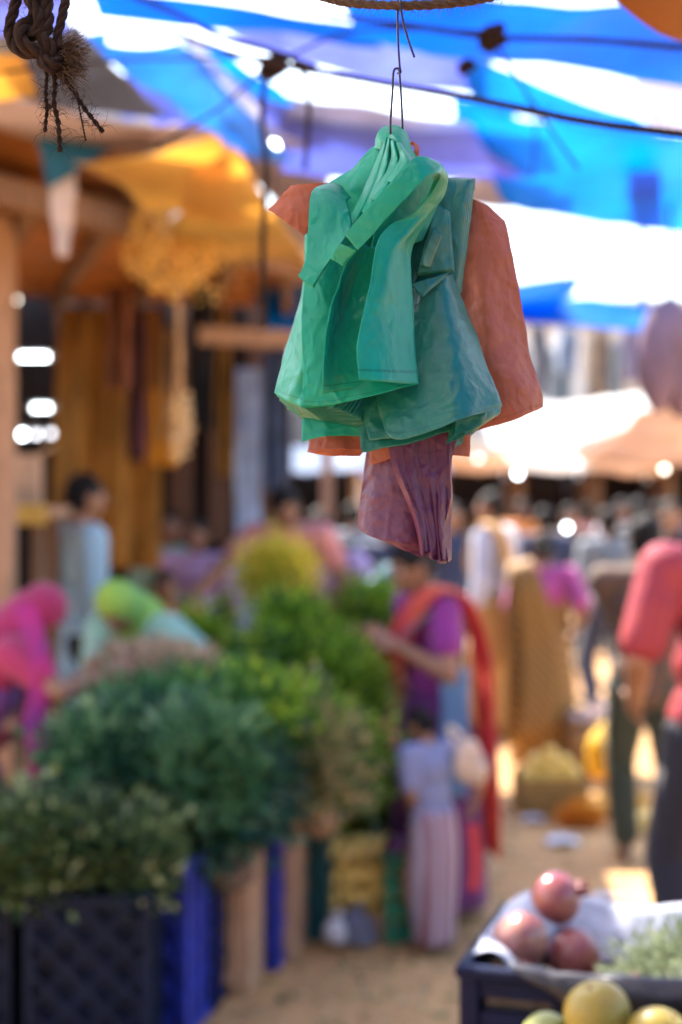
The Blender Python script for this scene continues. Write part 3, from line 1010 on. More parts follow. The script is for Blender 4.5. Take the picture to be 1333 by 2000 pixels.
# --- plum bags, lowest
bp_ = empty('bag_bundle', P(795, 890, BY + 0.02), 0, 'plum purple carrier bags hanging lowest', 'carrier bags', 'carrier bags on the wire')
for k in range(3):
    sheet('bag_sheet', [[(722, 830, -16), (745, 830, -10), (790, 830, -4), (880, 830, -10)],
                        [(714, 890, -18), (742, 890, -9), (790, 895, -2), (876, 890, -12)],
                        [(706, 960, -20), (738, 965, -8), (800, 985, 0), (868, 970, -10)],
                        [(698 + k * 2, 1023, -24), (725 + k, 1042, -7), (800, 1052 + k * 4, 2), (850, 1060, -8)],
                        [(699 + k * 2, 1026, -24), (728 + k, 1044, -7), (775, 1066 + k * 3, -1), (824 + k * 2, 1087 + k, -2)]][0:4] +
          [[(699 + k * 2, 1027, -24), (727 + k, 1045, -7), (776, 1068, -1), (825 + k * 2, 1088 + k, -2)]], pl_purple, bp_, 36, 44, dd=-3 * k, wob=0.001, hem=0.93, crease=0.0012)
rp_ = random.Random(5)
x0s = [765, 774, 792, 801, 822, 836, 858]
xbs = [827, 833, 845, 850, 861, 868, 878]
for k in range(7):      # gathered folds: smooth at the top, crushed towards the lower right
    x0, xb = x0s[k], xbs[k]
    yb = (1086, 1078, 1093, 1084, 1100, 1094, 1098)[k]
    dz = 9 - 0.7 * k
    lo = rp_.uniform(2.0, 5.0)
    wd = (x0s + [884])[k + 1] - x0 + 16
    wb = (xbs + [885])[k + 1] - xb + 4
    sheet('bag_fold', [[(x0 - 10, 838, dz - .3), (x0 + wd * .4, 838, dz), (x0 + wd, 838, dz - .4)],
                       [(x0 - 1, 900, dz - .5), (x0 + wd * .45, 902, dz + .2), (min(x0 + wd, 882), 900, dz - .8)],
                       [(x0 + 26 - k * 3.4, 968 + rp_.uniform(-8, 8), dz - lo * .6), (x0 + 26 - k * 3.4 + wd * .4, 972, dz + rp_.uniform(.5, 2.5)), (min(x0 + 22 - k * 3.2 + wd, 884), 968, dz - lo)],
                       [(xb - 14, 1035, dz - lo), (xb - 9 + rp_.uniform(-2, 2), 1037, dz + rp_.uniform(1, 4)), (min(xb + wb, 882), 1035, dz - lo * 1.3)],
                       [(xb - 6, yb - 5, dz - lo), (xb - 2, yb, dz + rp_.uniform(1, 4)), (min(xb + wb, 882), yb + rp_.uniform(-5, 3), dz - lo * 1.2)]], pl_purple, bp_, 16, 44, wob=0.0007, lin_u=(k % 2 == 0), dd=-1.0 * k, crease=0.0010, hem=0.94 if k % 3 == 0 else 0)

# --- dark green bags, right
bd = empty('bag_bundle', P(880, 360, BY + 0.01), 0, 'dark green carrier bags folded over at the right of the wire', 'carrier bags', 'carrier bags on the wire')
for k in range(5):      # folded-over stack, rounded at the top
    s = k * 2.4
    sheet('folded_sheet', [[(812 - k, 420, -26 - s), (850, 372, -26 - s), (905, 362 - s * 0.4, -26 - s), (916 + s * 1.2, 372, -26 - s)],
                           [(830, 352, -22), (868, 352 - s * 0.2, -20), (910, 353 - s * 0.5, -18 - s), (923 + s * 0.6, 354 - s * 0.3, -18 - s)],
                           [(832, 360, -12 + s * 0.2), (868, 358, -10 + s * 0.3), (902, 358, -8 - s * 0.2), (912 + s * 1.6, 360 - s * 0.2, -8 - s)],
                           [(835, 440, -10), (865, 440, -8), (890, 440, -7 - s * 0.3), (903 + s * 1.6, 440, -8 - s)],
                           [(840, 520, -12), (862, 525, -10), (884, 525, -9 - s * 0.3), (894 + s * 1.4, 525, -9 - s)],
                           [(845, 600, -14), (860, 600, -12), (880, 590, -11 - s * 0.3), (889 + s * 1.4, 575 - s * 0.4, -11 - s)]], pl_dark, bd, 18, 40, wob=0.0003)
for k in range(7):      # narrow pleats beside the bright swoosh
    x = 838 - k * 1.0
    sheet('pleat', [[(806 + k * 5.6, 395 - k * 2, -2 - k * 0.6), (818 + k * 5.6, 392 - k * 2, 4 - k * 1.4)],
                    [(792 + k * 5.6, 470, 2 - k * 0.6), (803 + k * 5.6, 472, 8 - k * 1.4)],
                    [(786 + k * 4.4, 520, 4 - k * 0.6), (796 + k * 4.4, 524, 9 - k * 1.4)],
                    [(780 + k * 3.2, 575 - k * 3, 4 - k * 0.6), (789 + k * 3.2, 585 - k * 5, 8 - k * 1.4)]], pl_dark, bd, 6, 26, wob=0.0003)
sheet('bag_sheet', [[(800, 400, -14), (840, 395, -12), (890, 395, -14)], [(790, 500, -12), (835, 500, -8), (893, 500, -12)], [(785, 600, -10), (830, 600, -6), (895, 600, -12)]], pl_dark, bd, 20, 24)
for k in range(3):
    sheet('handle_tab', straight([(851 + k, 400 + k * 3, 6), (877 + k, 412 + k, 3), (887 + k, 528 + k * 2, 1), (814, 536 + k * 2, 6)], 4, -2.2 * k, .6), pl_dark, bd, 10, 18)
for k in range(3):
    sheet('handle_tab', straight([(846 + k, 444 - k, 13), (862 + k, 459, 11), (838 + k * 2, 523, 10), (820, 520, 13)], 4, -1.8 * k, .4), pl_dark, bd, 8, 14)
sheet('handle_tab', straight([(803, 556, 12), (882, 531, 8), (826, 580, 14), (822, 578, 14)], 5, 0, 2), pl_dark, bd, 12, 12)
for k in range(5):      # flaring skirt: layers, the front one longest on the right, rolled under at the hem
    o_ = k * 1.0
    low = k * 1.0
    if k == 0:
        bot = [(742, 812, 20), (768, 857, 30), (838, 843, 39), (905, 818, 41), (981, 795, 15)]
        pre = [(738, 770, 16), (775, 792, 26), (838, 786, 34), (900, 772, 36), (975, 775, 14)]
    elif k == 1:
        bot = [(706, 798, 12), (722, 861, 20), (800, 852, 26), (890, 822, 25), (970, 800, 5)]
        pre = [(712, 760, 10), (740, 780, 16), (810, 780, 22), (890, 768, 22), (968, 780, 2)]
    elif k == 2:
        bot = [(702, 820, 7), (706, 886, 14), (800, 866, 19), (880, 842, 16), (962, 812, -1)]
        pre = [(706, 770, 6), (730, 790, 10), (800, 790, 14), (880, 780, 12), (960, 785, -2)]
    elif k == 3:
        bot = [(760, 840, 2), (780, 868, 6), (823, 886, 10), (885, 852, 4), (955, 822, -8)]
        pre = [(760, 790, 4), (780, 800, 8), (823, 800, 10), (885, 790, 6), (950, 790, -6)]
    else:
        bot = [(800, 850, -2), (830, 866, 2), (869, 883, 6), (905, 866, -2), (955, 818, -12)]
        pre = [(800, 790, 0), (830, 800, 4), (869, 800, 6), (905, 790, 0), (950, 785, -10)]
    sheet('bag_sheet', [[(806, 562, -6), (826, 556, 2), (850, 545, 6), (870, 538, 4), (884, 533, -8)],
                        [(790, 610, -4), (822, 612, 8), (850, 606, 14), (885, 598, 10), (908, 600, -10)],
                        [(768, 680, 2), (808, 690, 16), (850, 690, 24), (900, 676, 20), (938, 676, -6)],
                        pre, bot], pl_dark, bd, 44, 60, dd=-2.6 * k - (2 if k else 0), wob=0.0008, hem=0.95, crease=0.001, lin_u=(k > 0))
# the hem curling at the right corner: inner layers following the front one
for k in range(3):
    sheet('rolled_hem', [[(976 - k * 4, 780 + k, 2 - k * 4), (940 - k * 6, 790 + k * 3, 14 - k * 4), (890 - k * 6, 806 + k * 4, 18 - k * 4)],
                         [(978 - k * 6, 803 + k * 3, 3 - k * 4), (944 - k * 7, 818 + k * 4, 15 - k * 4), (888 - k * 6, 836 + k * 6, 19 - k * 4)],
                         [(972 - k * 8, 812 + k * 5, 4 - k * 4), (936 - k * 7, 832 + k * 6, 16 - k * 4), (884 - k * 6, 852 + k * 8, 20 - k * 4)]], pl_dark, bd, 22, 16, wob=0.0003)

# --- bright green bags, front
bg_ = empty('bag_bundle', hang, 0, 'bright mint green carrier bags looped over the wire, in front', 'carrier bags', 'carrier bags on the wire')
# shoulders behind
sheet('shoulder', [[(724, 290, 4), (738, 280, 10), (752, 272, 14), (768, 268, 18)],
                   [(690, 328, -2), (712, 326, 8), (735, 326, 14), (765, 330, 18)],
                   [(640, 358, -6), (672, 372, 4), (705, 390, 10), (755, 420, 14)],
                   [(604, 395, -12), (650, 430, 0), (690, 470, 6), (750, 500, 8)]], pl_green, bg_, 24, 34, wob=0.0012)
sheet('shoulder', [[(770, 268, 14), (785, 262, 14), (800, 282, 10)], [(770, 330, 14), (800, 325, 10), (830, 330, 2)],
                   [(750, 420, 10), (800, 400, 4), (850, 375, -4)], [(740, 500, 8), (790, 480, 0), (830, 440, -10)]], pl_green, bg_, 16, 24, wob=0.001)
# left body: a stack, its lower edge a frill of many layers
for k in range(11):
    zg = [(-1) ** (k + q) * (3.0 + 1.5 * math.sin(k * 2.1 + q)) * (k > 0) for q in range(7)]
    def lrow(y, xs, ds): return [(x_, y + (0 if y < 740 else 0), d_) for x_, d_ in zip(xs, ds)]
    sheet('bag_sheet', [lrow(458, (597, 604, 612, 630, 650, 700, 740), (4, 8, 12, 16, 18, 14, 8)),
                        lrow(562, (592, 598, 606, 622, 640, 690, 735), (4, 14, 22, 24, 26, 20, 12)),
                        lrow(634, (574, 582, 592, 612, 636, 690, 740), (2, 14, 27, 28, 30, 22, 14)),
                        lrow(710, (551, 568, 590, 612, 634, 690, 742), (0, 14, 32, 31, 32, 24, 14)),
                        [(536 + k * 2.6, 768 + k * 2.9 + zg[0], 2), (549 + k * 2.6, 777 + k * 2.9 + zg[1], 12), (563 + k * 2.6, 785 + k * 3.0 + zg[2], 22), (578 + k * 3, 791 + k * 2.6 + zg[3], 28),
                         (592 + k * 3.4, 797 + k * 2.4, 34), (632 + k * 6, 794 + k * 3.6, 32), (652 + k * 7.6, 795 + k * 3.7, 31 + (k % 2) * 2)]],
          pl_green_shade if k else pl_green, bg_, 36, 40, dd=-4.0 * k, wob=0.0009, hem=0.955 if k == 0 else 0, crease=0.0012 if k == 0 else 0.0005, lin_u=(k > 0))
# hind piece peeping out at the lower left
for k in range(2):
    sheet('bag_sheet', [[(600, 760, -4), (650, 760, 0), (720, 760, 0)], [(592, 815, -2), (645, 812, 3), (722, 812, 2)],
                        [(590 + k * 5, 863 - k * 2, 0), (640, 852 - k, 5), (706, 852 - k, 2)]], pl_green, bg_, 18, 18, dd=-4 - 2 * k)
# the crease strip down the left body
sheet('bag_sheet', [[(606, 480, 16), (640, 480, 22), (690, 480, 20), (720, 480, 18)], [(593, 560, 27), (632, 566, 33), (680, 570, 28), (720, 570, 24)],
                    [(590, 650, 33), (630, 655, 36), (690, 655, 32), (730, 655, 28)], [(591, 730, 36), (632, 736, 40), (700, 728, 38), (806, 722, 30)],
                    [(592, 795, 38), (634, 793, 42), (700, 778, 44), (765, 766, 42), (818, 751, 36)][0:1] + [(650, 791, 42), (730, 772, 44), (818, 751, 36)]], pl_green, bg_, 40, 44, wob=0.001, hem=0.96, crease=0.0012)
# central panel
for k in range(2):
    sheet('bag_sheet', [[(688, 478, 40), (715, 482, 34), (748, 480, 28)],
                        [(664, 545, 48), (694, 550, 32), (742, 545, 26)],
                        [(647, 595, 53), (678, 606, 35), (732, 605, 30)],
                        [(635, 672, 57), (670, 682, 42), (728, 680, 34)],
                        [(630, 768 - k * 4, 60), (668, 764 - k * 4, 46), (738, 748, 38)]], pl_green, bg_, 24, 44, dd=-3 * k, wob=0.0008, hem=0.96)
# diagonal strap, loop on the right and the swoosh panel: one continuous sheet
loop_rows = [[(700, 489, 80), (687, 474, 80.5), (674, 458, 80)],
             [(735, 450, 84), (722, 432, 84.5), (708, 418, 84)],
             [(790, 390, 88), (777, 372, 88.5), (763, 357, 88)],
             [(833, 346, 88), (822, 328, 87.5), (810, 309, 86)],
             [(856, 338, 76), (858, 324, 74), (848, 312, 72)],
             [(858, 350, 58), (868, 342, 54), (872, 334, 50)],
             [(842, 378, 44), (860, 368, 38), (874, 356, 34)],
             [(806, 418, 40), (832, 412, 34), (866, 386, 26)],
             [(762, 440, 42), (800, 452, 40), (836, 428, 24)],
             [(736, 478, 52), (772, 490, 48), (806, 482, 24)],
             [(722, 560, 60), (760, 560, 54), (804, 540, 26)],
             [(706, 628, 68), (750, 620, 58), (807, 600, 30)],
             [(697, 684, 74), (755, 682, 62), (811, 676, 36)],
             [(702, 743, 76), (757, 746, 70), (817, 751, 44)]]
cx_, cy_ = 800, 395
for k in range(6):
    def shrink(s_, t_, k=k):
        q = math.sin(math.pi * min(max((t_ - 0.12) / 0.5, 0), 1))
        return (-2.6 * k * q, 2.2 * k * q, 0)
    sheet('strap', loop_rows, pl_green, bg_, 22, 110, dd=-1.5 * k, fan=shrink, wob=0.0005, hem=0.975 if k == 0 else 0, crease=0.0006)
sheet('inner_fold', [[(790, 318, 30), (830, 318, 22), (866, 322, 10)], [(770, 370, 28), (815, 370, 20), (868, 360, 8)], [(740, 430, 26), (790, 425, 18), (856, 400, 6)],
                     [(720, 500, 26), (770, 490, 18), (825, 470, 6)]], pl_green, bg_, 20, 30)
# strap ends
for k in range(3):
    sheet('strap_end', straight([(664, 474 + k, 76), (698, 489 + k, 76), (669 + k, 519 + k, 70), (645 + k * 2, 505 + k, 70)], 4, -2 * k, .4), pl_green, bg_, 10, 12)
# left handle flap curling over
for k in range(3):
    sheet('strap', [[(648, 356, 2), (664, 364, 8), (684, 386, 14)],
                    [(618, 366, 22), (645, 369, 28), (677, 394, 30)],
                    [(606, 388, 38), (640, 396, 39.5), (683, 415, 38)],
                    [(602, 448, 44), (640, 456, 45.5), (684, 446, 44)],
                    [(597, 505, 50), (626, 506, 52.5), (658, 488, 54)],
                    [(590, 528, 52), (612, 533, 54.5), (634, 524, 56)],
                    [(583, 538 + k * 2, 52), (597, 549 + k * 3, 54.5), (611, 560 + k * 2, 56)]], pl_green, bg_, 20, 46, dd=-1.8 * k, dx=1.2 * k, wob=0.0005)
# gathered pleats running up to the wire
for (xa, ya, xm, ym, xe, ye, w, d) in ((756, 268, 738, 345, 690, 440, 26, 30), (762, 272, 752, 340, 716, 420, 22, 38), (768, 276, 775, 325, 735, 395, 26, 46), (778, 280, 796, 315, 770, 360, 30, 56)):
    sheet('pleat', [[(xa - 4, ya, d - 14), (xa, ya - 2, d - 8), (xa + 6, ya + 2, d - 14)],
                    [(xm - w * 0.5, ym - 6, d - 6), (xm, ym, d + 3), (xm + w * 0.5, ym + 10, d - 8)],
                    [(xe - w * 0.4, ye - 6, d - 2), (xe + 2, ye, d + 6), (xe + w * 0.8, ye + 12, d - 6)]], pl_green, bg_, 14, 30, wob=0.0006)
# the handle loop at the top, round the wire
sheet('handle_loop', [[(732, 290, 10), (744, 292, 18), (757, 296, 20)],
                      [(735, 268, 10), (746, 274, 20), (758, 282, 23)],
                      [(744, 252, 10), (753, 262, 20), (761, 273, 24)],
                      [(760, 245, 10), (764, 256, 20), (767, 268, 25)],
                      [(778, 246, 10), (776, 257, 21), (773, 270, 27)],
                      [(794, 258, 10), (787, 267, 22), (779, 278, 28)],
                      [(802, 282, 10), (793, 287, 22), (783, 294, 28)],
                      [(812, 308, 12), (801, 311, 24), (789, 317, 30)]], pl_green, bg_, 14, 50, wob=0.0003, crease=0.0003)
sheet('handle_loop', [[(760, 266, 24), (766, 262, 30)], [(764, 292, 28), (778, 276, 38)], [(768, 318, 34), (792, 292, 44)], [(770, 345, 40), (806, 312, 50)]], pl_green, bg_, 12, 24, wob=0.0005)

# ---- wire hook
wk = empty('wire_hook', P(779, 10, BY), 0, 'dark bent wire hook on the coir rope holding the bags', 'wire hook')
def wire(name, pts):
    pp = spline([tuple(P(x, y, BY - d / 1000) - wk.location) for x, y, d in pts], 60)
    return tube(name, pp, 0.0011, m_wire, wk, 8)
wire('upper_wire', [(810, 112, 12), (800, 84, 11), (790, 50, 9), (784, 20, 8), (783, 0, 5), (781, -8, 0), (778, 0, -6), (777, 30, 2), (778, 80, 6), (781, 128, 8), (783, 141, 6), (777, 143, 2)])
wire('lower_wire', [(787, 254, 16), (785, 205, 12), (782, 160, 10), (780, 137, 6), (774, 134, 6), (769, 142, 8), (767, 180, 16), (764, 225, 26), (763, 250, 32), (764, 264, 32), (770, 272, 24)])

# ---- coir rope across the top
V, Fc = rope_geo([P(600, -18, 1.34), P(640, -4, 1.33), P(690, 6, 1.315), P(778, 11, 1.30), P(850, 9, 1.30), P(905, 4, 1.30), P(970, -8, 1.31), P(1030, -24, 1.32)], 0.0042, [], [], hair=420, hair_len=0.011)
tag(mesh('coir_rope', V, Fc, m_coir2, None, True), 'brown hairy coir rope along the top, from which the wire hook hangs', 'rope')

# ---- frayed rope tangle, top left
KY = 1.22
kt = empty('rope_tangle', P(95, -30, KY), 0, 'dark brown knotted rope with frayed ends, hanging at the top left', 'rope tangle')
def krope(name, pts, r, hair=30, hl=0.012, strands=3):
    pp = [P(x, y, KY - d / 1000) - kt.location for x, y, d in pts]
    V, Fc = rope_geo(pp, r, [], [], strands=strands, hair=hair, hair_len=hl)
    return mesh(name, V, Fc, m_coir, kt, True)
krope('rope_loop', [(38, -40, 0), (30, 10, 2), (18, 60, 4), (28, 90, 6), (52, 104, 10), (85, 102, 12), (108, 96, 6)], 0.0048)
krope('rope_loop', [(66, -40, -4), (72, 10, -2), (64, 40, 4), (44, 52, 14), (42, 80, 18), (70, 98, 18), (100, 108, 12)], 0.006)
krope('rope_loop', [(98, -40, 4), (92, 10, 8), (94, 50, 12), (84, 72, 16), (98, 90, 18), (104, 112, 16)], 0.0055)
krope('rope_loop', [(60, -40, 8), (58, 0, 10), (76, 30, 14), (74, 60, 16), (58, 72, 10)], 0.005)
krope('twisted_rope', [(138, -50, 6), (130, -5, 8), (120, 40, 10), (112, 75, 12), (116, 95, 14)], 0.0042, 20)
krope('knot_wrap', [(78, 100, 12), (92, 118, 22), (112, 122, 22), (118, 108, 10), (104, 100, 4), (86, 108, 6), (82, 122, 18), (104, 134, 22), (116, 126, 12)], 0.0046)
krope('frayed_end', [(92, 128, 10), (92, 150, 12), (90, 185, 12), (92, 215, 12), (88, 258, 10)], 0.0017, 70, 0.012, 2)
krope('frayed_end', [(104, 130, 12), (108, 165, 14), (106, 200, 14), (114, 240, 12), (118, 296, 12)], 0.0022, 90, 0.014, 2)
krope('frayed_end', [(116, 122, 12), (124, 150, 12), (146, 180, 12), (166, 212, 12), (202, 258, 12)], 0.0021, 90, 0.016, 2)
krope('frayed_end', [(128, 150, 14), (150, 190, 14), (160, 235, 14), (168, 275, 14)], 0.0008, 40, 0.012, 2)
krope('frayed_end', [(92, 200, 10), (100, 208, 14), (92, 214, 12)], 0.001, 20, 0.01, 2)
# brush of loose fibre
V, Fc = [], []
for k in range(420):
    a_ = random.gauss(0.15, 0.55)
    l = random.uniform(25, 62)
    x0, y0 = random.uniform(112, 128), random.uniform(85, 150)
    p = [P(x0, y0, KY - 0.012 + random.gauss(0, .004)), P(x0 + l * 0.5 * math.cos(a_), y0 + l * 0.45 * math.sin(a_) - 4, KY - 0.012 + random.gauss(0, .008)),
         P(x0 + l * math.cos(a_ + random.gauss(0, .3)), y0 + l * math.sin(a_ + random.gauss(0, .3)) * 0.9, KY - 0.012 + random.gauss(0, .012))]
    tube_geo([tuple(q - kt.location) for q in p], [0.0004, 0.0003, 0.00015], 3, V, Fc, cap=False)
o = mesh('loose_fibres', V, Fc, m_coir2, kt)
o['kind'] = 'stuff'

# ------------------------------------------------------------------ people
_ico = {}
def ico_geo(sub=2):
    if sub not in _ico:
        bm = bmesh.new()
        bmesh.ops.create_icosphere(bm, subdivisions=sub, radius=1)
        bm.verts.ensure_lookup_table()
        _ico[sub] = ([tuple(v.co) for v in bm.verts], [tuple(v.index for v in f.verts) for f in bm.faces])
        bm.free()
    return _ico[sub]


class Vol:
    """a set of overlapping rounded volumes, fused into one continuous skin"""
    def __init__(s): s.V, s.F = [], []
    def ell(s, c, r, rot=None):
        v, f = ico_geo()
        b = len(s.V)
        for p in v:
            q = Vector((p[0] * r[0], p[1] * r[1], p[2] * r[2]))
            if rot is not None: q = rot @ q
            s.V.append(tuple(Vector(c) + q))
        s.F += [tuple(b + i for i in t) for t in f]
    def cap(s, a, ra, b, rb):
        a, b = Vector(a), Vector(b)
        s.ell(a, (ra,) * 3); s.ell(b, (rb,) * 3)
        if (b - a).length > 1e-4: tube_geo([a, b], [ra, rb], 14, s.V, s.F)
    def chain(s, pts, rs):
        for i in range(len(pts) - 1): s.cap(pts[i], rs[i], pts[i + 1], rs[i + 1])
    def build(s, name, m, parent, voxel=0.008, smooth=3):
        me = bpy.data.meshes.new('tmp')
        me.from_pydata(s.V, [], s.F)
        o = bpy.data.objects.new('tmp', me)
        COL.objects.link(o)
        md = o.modifiers.new('r', 'REMESH'); md.mode = 'VOXEL'; md.voxel_size = voxel
        if smooth:
            ms = o.modifiers.new('s', 'SMOOTH'); ms.iterations = smooth; ms.factor = 0.5
        dg = bpy.context.evaluated_depsgraph_get()
        me2 = bpy.data.meshes.new_from_object(o.evaluated_get(dg))
        bpy.data.objects.remove(o); bpy.data.meshes.remove(me)
        me2.materials.clear()
        return link(name, me2, m, parent, True)


def ik(a, t, l1, l2, pole):
    a, t, pole = Vector(a), Vector(t), Vector(pole)
    d = t - a
    L = min(d.length, (l1 + l2) * 0.995)
    if L < 1e-4: d = Vector((0, 0, -1)); L = 1e-3
    u = d.normalized()
    t = a + u * L
    x = (l1 * l1 - l2 * l2 + L * L) / (2 * L)
    h = math.sqrt(max(l1 * l1 - x * x, 0))
    pv = (pole - u * pole.dot(u))
    if pv.length < 1e-4: pv = u.orthogonal()
    return a + u * x + pv.normalized() * h, t


PEOPLE = 0
def person(label, x, y, H, face=0, z0=0, lean=0, twist=0, crouch=None, step=0.0, armL=None, armR=None, head=(0, 0), skin=None,
           top=None, sleeve=0.6, bottom=None, bm=None, saree=None, hair='short', scarf=None, group=None, vox=0.009, female=False, blouse=None, hem=0.40, skw=1.0):
    """face: degrees, 0 looks away from the viewer (+y), 90 looks to the left (-x), 180 towards the viewer.  arms: world points of the hands."""
    global PEOPLE
    PEOPLE += 1
    skin = skin or m_skin
    rt = empty('person', (x, y, z0), R(face), label, 'person', group)
    inv = Matrix.Rotation(-R(face), 4, 'Z') @ Matrix.Translation((-x, -y, -z0))
    zp = (crouch if crouch else 0.53) * H
    pelvis = Vector((0, 0, zp))
    Rl = Matrix.Rotation(-R(lean), 3, 'X')
    Rt = Matrix.Rotation(R(twist), 3, 'Z')
    RT = Rt @ Rl
    def up(px_, py_, pz_):   # a point given on the upright body, carried by the lean
        return pelvis + RT @ (Vector((px_ * H, py_ * H, pz_ * H - 0.53 * H)))
    w = 0.105 if female else 0.118
    sh = {-1: up(-w, 0, 0.815), 1: up(w, 0, 0.815)}
    neck0, neck1 = up(0, -0.005, 0.83), up(0, 0.008, 0.885)
    RH = RT @ Matrix.Rotation(R(head[0]), 3, 'Z') @ Matrix.Rotation(-R(head[1]), 3, 'X')
    hc = neck1 + RH @ Vector((0, 0.012 * H, 0.05 * H))
    hips = {s: Vector((s * 0.05 * H, 0, zp - 0.02 * H)) for s in (-1, 1)}
    feet = {}; knees = {}
    for s in (-1, 1):
        an = Vector((s * 0.055 * H, -s * step * H, 0.045 * H))
        if crouch and crouch < 0.4: an += Vector((s * 0.03 * H, 0.06 * H, 0))
        knees[s], feet[s] = ik(hips[s], an, 0.245 * H, 0.245 * H, (s * 0.25, 1, 0))
    # hands
    hands = {}
    for s, tgt in ((-1, armL), (1, armR)):
        if tgt is None:
            t = sh[s] + RT @ Vector((s * 0.035 * H, 0.03 * H, -0.315 * H)) if lean < 20 else sh[s] + Vector((s * 0.03 * H, 0.02 * H, -0.32 * H))
        else:
            t = inv @ Vector(tgt)
        el, wr = ik(sh[s], t, 0.172 * H, 0.15 * H, RT @ Vector((s * 0.55, -0.7, -0.5)))
        hands[s] = (el, wr)
    b = Vol()
    fs = 0.95 if female else 1.0
    b.ell(up(0, 0, 0.745), (0.098 * H * fs, 0.062 * H, 0.1 * H), RT)
    b.ell(up(0, 0.004, 0.64), (0.083 * H * fs, 0.06 * H, 0.085 * H), RT)
    b.ell(up(0, 0, 0.555), (0.096 * H, 0.066 * H, 0.07 * H), RT)
    b.cap(neck0, 0.034 * H, neck1, 0.030 * H)
    b.cap(sh[-1], 0.036 * H, sh[1], 0.036 * H)
    b.ell(hc, (0.046 * H, 0.056 * H, 0.064 * H), RH)
    b.ell(hc + RH @ Vector((0, 0.018 * H, -0.038 * H)), (0.033 * H, 0.036 * H, 0.03 * H), RH)
    b.cap(hc + RH @ Vector((0, 0.056 * H, 0.0)), 0.005 * H, hc + RH @ Vector((0, 0.066 * H, -0.018 * H)), 0.009 * H)
    for s in (-1, 1):
        b.ell(hc + RH @ Vector((s * 0.047 * H, -0.004 * H, -0.006 * H)), (0.006 * H, 0.011 * H, 0.018 * H), RH)
        el, wr = hands[s]
        b.chain([sh[s], sh[s].lerp(el, 0.4), el, el.lerp(wr, 0.35), wr], [0.036 * H, 0.031 * H, 0.024 * H, 0.024 * H, 0.0165 * H])
        # hand: palm, four unequal curled fingers, a thumb from the side
        d = (wr - el).normalized()
        side = (RT @ Vector((0, 1, 0)))
        side = (side - d * side.dot(d))
        side = side.normalized() if side.length > 0.05 else d.orthogonal().normalized()
        nrm = d.cross(side) * (-s)
        pc = wr + d * 0.030 * H
        b.cap(wr, 0.0155 * H, wr + d * 0.02 * H, 0.016 * H)
        Rm = Matrix((side, nrm, d)).transposed()
        b.ell(pc, (0.024 * H, 0.0115 * H, 0.032 * H), Rm)
        for q, ln in enumerate((0.040, 0.046, 0.043, 0.033)):
            r0 = pc + d * 0.024 * H + side * (0.0185 - 0.0123 * q) * H
            r1 = r0 + (d * 0.95 + nrm * 0.15 + side * (0.1 - 0.07 * q)) * ln * 0.5 * H
            r2 = r1 + (d * 0.8 + nrm * 0.6) * ln * 0.5 * H
            b.chain([r0, r1, r2], [0.0062 * H, 0.0056 * H, 0.0048 * H])
        t0 = wr + d * 0.016 * H + side * 0.018 * H
        t1 = t0 + (side * 0.8 + d * 0.6) * 0.022 * H
        b.chain([t0, t1, t1 + (d * 0.9 + nrm * 0.35) * 0.02 * H], [0.0085 * H, 0.0072 * H, 0.0055 * H])
        k, an = knees[s], feet[s]
        b.chain([hips[s], hips[s].lerp(k, 0.45), k, k.lerp(an, 0.3), an], [0.058 * H, 0.048 * H, 0.034 * H, 0.033 * H, 0.021 * H])
        b.cap(an + Vector((0, -0.022 * H, -0.025 * H)), 0.018 * H, an + Vector((s * 0.008 * H, 0.06 * H, -0.029 * H)), 0.016 * H)
        b.ell(an + Vector((s * 0.01 * H, 0.085 * H, -0.032 * H)), (0.024 * H, 0.03 * H, 0.012 * H))
    b.build('body', skin, rt, vox)
    # face
    for s in (-1, 1):
        V = Vol(); V.ell(hc + RH @ Vector((s * 0.018 * H, 0.0452 * H, 0.008 * H)), (0.0075 * H, 0.006 * H, 0.0055 * H), RH)
        mesh('eye', V.V, V.F, m_eye, rt, True)
        V = Vol(); V.ell(hc + RH @ Vector((s * 0.018 * H, 0.0503 * H, 0.008 * H)), (0.0036 * H, 0.002 * H, 0.004 * H), RH)
        mesh('pupil', V.V, V.F, m_hair, rt, True)
        V = Vol(); V.ell(hc + RH @ Vector((s * 0.019 * H, 0.0462 * H, 0.021 * H)), (0.012 * H, 0.005 * H, 0.003 * H), RH)
        mesh('eyebrow', V.V, V.F, m_hair, rt, True)
    V = Vol(); V.ell(hc + RH @ Vector((0, 0.050 * H, -0.036 * H)), (0.014 * H, 0.006 * H, 0.005 * H), RH)
    mesh('mouth', V.V, V.F, m_lips, rt, True)
    # hair
    if hair != 'none':
        V = Vol()
        V.ell(hc + RH @ Vector((0, -0.009 * H, 0.014 * H)), (0.0515 * H, 0.058 * H, 0.060 * H), RH)
        V.ell(hc + RH @ Vector((0, -0.022 * H, -0.012 * H)), (0.049 * H, 0.044 * H, 0.045 * H), RH)
        if hair == 'bun': V.ell(hc + RH @ Vector((0, -0.07 * H, -0.015 * H)), (0.028 * H, 0.022 * H, 0.028 * H), RH)
        if hair == 'plait': V.chain([hc + RH @ Vector((0, -0.06 * H, -0.02 * H)), hc + RH @ Vector((0, -0.075 * H, -0.12 * H)), hc + RH @ Vector((0, -0.085 * H, -0.25 * H))], [0.022 * H, 0.018 * H, 0.01 * H])
        V.build('hair', m_hair, rt, vox)
    if scarf:
        V = Vol()
        V.ell(hc + RH @ Vector((0, -0.012 * H, 0.012 * H)), (0.060 * H, 0.064 * H, 0.066 * H), RH)
        V.chain([hc + RH @ Vector((0, -0.03 * H, -0.02 * H)), up(0, -0.03, 0.80), up(0, -0.035, 0.68)], [0.055 * H, 0.085 * H, 0.07 * H])
        V.build('head_scarf', scarf, rt, vox)
    # clothes
    e = 0.010 * H
